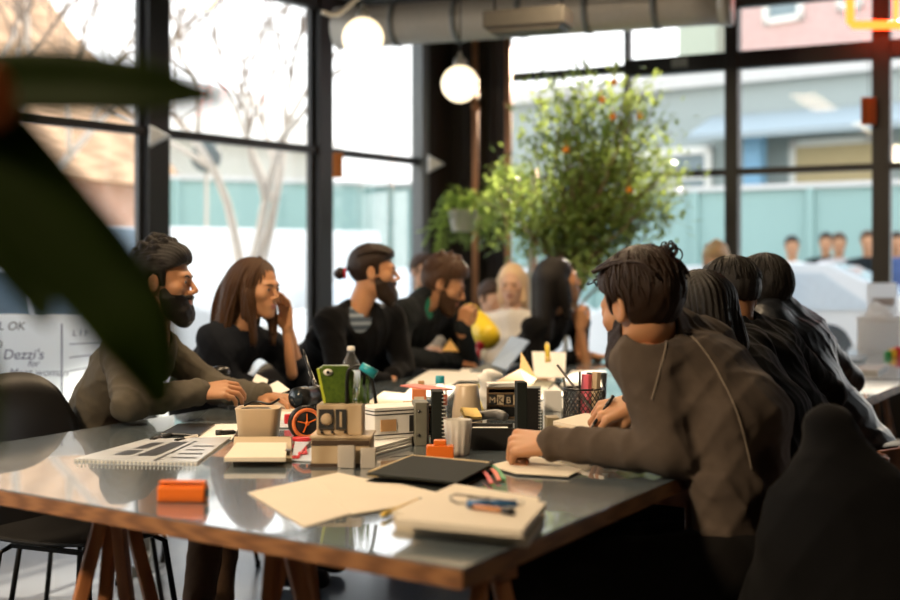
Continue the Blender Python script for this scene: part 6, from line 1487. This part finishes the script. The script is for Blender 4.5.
# cars
M_CARW = mat('white_car_paint', (.80, .80, .79), .25, coat=.5, var=.02); M_TYRE = mat('tyre', (.03, .03, .03), .8); M_CGL = mat('car_glass', (.10, .14, .17), .1); M_PAN = mat('car_glass_painted_glare', (.62, .67, .70), .1)  # the pale glass has the white glare on the windows put into its colour
def car(label, loc, rz, paint=M_CARW, van=False, blank=False, glass=None):
    M_CGL = glass or globals()['M_CGL']
    t = empty('parked_car', (loc.x, loc.y, -.17), label, 'car', rz=rz, group=None)
    pf = [(-2.2, .35), (-2.25, .75), (-2.1, .98), (-1.3, 1.05), (-.75, 1.50), (.9, 1.52), (1.75, 1.10), (2.15, .95), (2.2, .4), (1.9, .25), (-1.9, .25)] if not van else [(-2.4, .35), (-2.45, 1.0), (-1.9, 1.25), (-1.3, 1.95), (2.2, 2.0), (2.35, 1.3), (2.4, .4), (2.1, .25), (-2.1, .25)]
    W = .88 if not van else .95; n = len(pf); vs = []
    for y, k in ((-W, .0), (-W*.92, 1), (W*.92, 1), (W, 0)): pass
    rings = []
    for y, s in ((-W, 0), (-W*.99, .5), (W*.99, .5), (W, 0)):
        rings.append([(x, y*(1-.16*max(0, (z-1.0))/.6) if not van else y*(1-.06*max(0, z-1.2)), z) for x, z in pf])
    m = MB(); loft(m, rings); m.build('car_body', paint, t, bevel=.06, smooth=False)
    sw = [[(-1.15, 1.08), (-.68, 1.42), (-.02, 1.44), (-.02, 1.08)], [(.04, 1.08), (.04, 1.44), (.86, 1.43), (1.35, 1.10)]] if not van else [[(-1.7, 1.25), (-1.2, 1.8), (-.5, 1.82), (-.5, 1.25)], [(-.4, 1.25), (-.4, 1.82), (.8, 1.82), (.8, 1.25)], [(.9, 1.25), (.9, 1.82), (2.1, 1.8), (2.15, 1.25)]]
    for s in (-1, 1):
        for q in ([] if blank else sw):
            m = MB(); pts = [(x, s*(W*(1-.16*max(0, (z-1.0))/.6) if not van else W*(1-.06*max(0, z-1.2))), z) for x, z in q]; k = len(pts)
            m.add([(x, y+s*.012, z) for x, y, z in pts]+[(x, y-s*.03, z) for x, y, z in pts], [tuple(range(k)), tuple(range(2*k-1, k-1, -1))]+[(i, (i+1) % k, k+(i+1) % k, k+i) for i in range(k)]); m.build('side_window', M_CGL, t)
    for x0, z0, x1, z1, nm in (((-1.27, 1.09, -.78, 1.49, 'windscreen'), (.94, 1.50, 1.70, 1.12, 'rear_window')) if not van else ((-1.88, 1.29, -1.33, 1.92, 'windscreen'), (2.24, 1.9, 2.34, 1.35, 'rear_window'))):
        m = MB(); d = V((x1-x0, 0, z1-z0)); nrm = V((-d.z, 0, d.x)).normalized()*.02; w1 = W*.80
        m.add([V((x0, -w1, z0))+nrm, V((x0, w1, z0))+nrm, V((x1, w1*.95, z1))+nrm, V((x1, -w1*.95, z1))+nrm, V((x0, -w1, z0))-nrm, V((x0, w1, z0))-nrm, V((x1, w1*.95, z1))-nrm, V((x1, -w1*.95, z1))-nrm], [(0, 1, 2, 3), (7, 6, 5, 4), (0, 4, 5, 1), (1, 5, 6, 2), (2, 6, 7, 3), (3, 7, 4, 0)]); m.build(nm, M_CGL, t)
    for x in (-1.4, 1.4):
        for s in (-1, 1):
            m = MB(); m.lathe([(.16, -.11), (.30, -.11), (.32, -.08), (.32, .08), (.30, .11), (.16, .11)], (x, s*(W-.08), .32), 24, M=R3); w_ = m.build('wheel', M_TYRE, t); m = MB(); m.lathe([(.0001, -.115), (.17, -.11), (.17, .11), (.0001, .115)], (x, s*(W-.08), .32), 16, M=R3); m.build('hub', M_FRAMEG, w_)
    for s in (-1, 1): m = MB(); m.box((-2.18, s*.62, .82), (.10, .34, .14)); m.build('headlamp', M_FROST, t, bevel=.03)
    return t
car('white car parked outside at the far left, windscreen showing past the leaves', V((-3.9, 10.6, 0)), .89)
car('white panel van parked outside behind the man and woman at the left', V((-3.0, 15.5, 0)), .89, van=True, blank=True)
car('white car parked outside behind the man with the bun', V((-.12, 15.26, 0)), .89, glass=M_PAN)
car('white car parked outside the back windows at the right', V((2.95, 12.9, 0)), -.45, glass=M_PAN)
# people on the far pavement
for k, (px, py, top, hm, lab) in enumerate(((792, 247, C_WHT, H_BLK, 'person in white with dark hair standing on the far pavement, first from the window post'), (826, 243, C_BLK, H_BLK, 'person in black standing on the far pavement between the two lighter ones'), (839, 244, cloth('pale_coat', (.55, .5, .48)), H_BRN, 'person in a pale coat standing on the far pavement'), (868, 242, C_CHAR, H_BRN, 'person in charcoal standing on the far pavement beside the thick post'), (897, 243, C_BLU, H_DK, 'person in blue standing on the far pavement at the right edge'))):
    far_person(lab, px, py, (14.6, 15.6, 14.6, 14.4, 14.8)[k], False, (-.2, -1, 0), top, hm, K_TAN, False, 3.0, 'people on the far pavement')
# ============================================================ light and camera
w = bpy.data.worlds.new('sky'); SC.world = w; w.use_nodes = True; nt = w.node_tree; bg = nt.nodes['Background']
tc = _n(nt, 'ShaderNodeTexCoord'); sp = _n(nt, 'ShaderNodeSeparateXYZ'); mr = _n(nt, 'ShaderNodeMapRange'); mr.inputs['From Min'].default_value = -.05; mr.inputs['From Max'].default_value = .8
mx = _n(nt, 'ShaderNodeMix', data_type='RGBA'); mx.inputs['A'].default_value = (1, .98, .93, 1); mx.inputs['B'].default_value = (.72, .86, 1, 1)
nt.links.new(tc.outputs['Generated'], sp.inputs[0]); nt.links.new(sp.outputs['Z'], mr.inputs['Value']); nt.links.new(mr.outputs[0], mx.inputs['Factor']); nt.links.new(mx.outputs['Result'], bg.inputs['Color'])
bg.inputs['Strength'].default_value = 1.35
l = bpy.data.lights.new('sun', 'SUN'); l.energy = 7.0; l.angle = .012; l.color = (1, .86, .66)
o = bpy.data.objects.new('sun', l); COL.objects.link(o)
o.rotation_euler = V((-.36, -.86, -.405)).to_track_quat('-Z', 'Y').to_euler()
def lamp(name, loc, energy, size, col):
    l = bpy.data.lights.new(name, 'AREA'); l.shape = 'RECTANGLE'; l.size = size[0]; l.size_y = size[1]; l.energy = energy; l.color = col
    o = bpy.data.objects.new(name, l); COL.objects.link(o); o.location = loc; return o
M_SHADEL = mat('fill_light_housing', (.02, .02, .02), .5)
for k, (x, y, e) in enumerate(((-.35, 4.3, 26), (.55, 6.6, 20))):  # added fill over the tables, out of view; the housing is made up too
    t = empty('added_overhead_fill', (x, y, CZ-.30), ('added fill light in a long housing over the near table, out of view', 'added fill light in a long housing over the far table, out of view')[k], 'lamp', rz=-.45)
    m = MB(); m.box((0, 0, .03), (.30, 1.5, .05)); m.build('fill_light_housing', M_SHADEL, t)
    for s in (-.6, .6): m = MB(); m.tube([(0, s, .05), (0, s, .30)], .004, 6); m.build('cord', M_CORD, t)
    o = lamp('added_overhead_fill_light', (x, y, CZ-.31), e, (.26, 1.4), (1, .74, .46)); o.rotation_euler = (0, 0, -.45)
for k, (x, y, e) in enumerate(((-2.2, 1.0, 52), (1.6, -1.6, 4))):  # unseen warm fill added to brighten fronts facing the camera, in invented housings
    t = empty('added_front_fill', (x, y, CZ-.14), ('unseen added fill light over the left front of the room', 'unseen added fill light behind and right of us')[k], 'lamp')
    m = MB(); m.lathe([(.34, 0), (.36, .02), (.36, .12), (.0001, .14)], n=32); m.build('fill_light_housing', M_SHADEL, t)
    o = lamp('added_front_fill_light', (x, y, CZ-.16), e, (.55, .55), (1, .76, .50)); o.rotation_euler = (V((-.3, 3.5, .8))-V((x, y, CZ-.16))).to_track_quat('-Z', 'Y').to_euler(); o.data.spread = 2.0
cam = bpy.data.cameras.new('camera'); co = bpy.data.objects.new('camera', cam); COL.objects.link(co); SC.camera = co
co.location = (0, 0, CAMZ); co.rotation_euler = (PI/2, 0, 0); cam.lens = 52; cam.sensor_width = 36; cam.shift_y = -17/900; cam.clip_start = .05; cam.clip_end = 200
cam.dof.use_dof = True; cam.dof.focus_distance = 3.55; cam.dof.aperture_fstop = 2.0
vs_ = SC.view_settings; vs_.view_transform = 'Standard'; vs_.look = 'None'; vs_.gamma = 1; vs_.exposure = 1.18; vs_.use_curve_mapping = False
cy = SC.cycles; cy.use_denoising = True; cy.max_bounces = 8; cy.diffuse_bounces = 4; cy.glossy_bounces = 4; cy.transmission_bounces = 8; cy.transparent_max_bounces = 16; cy.sample_clamp_indirect = 6; cy.caustics_reflective = False; cy.caustics_refractive = False
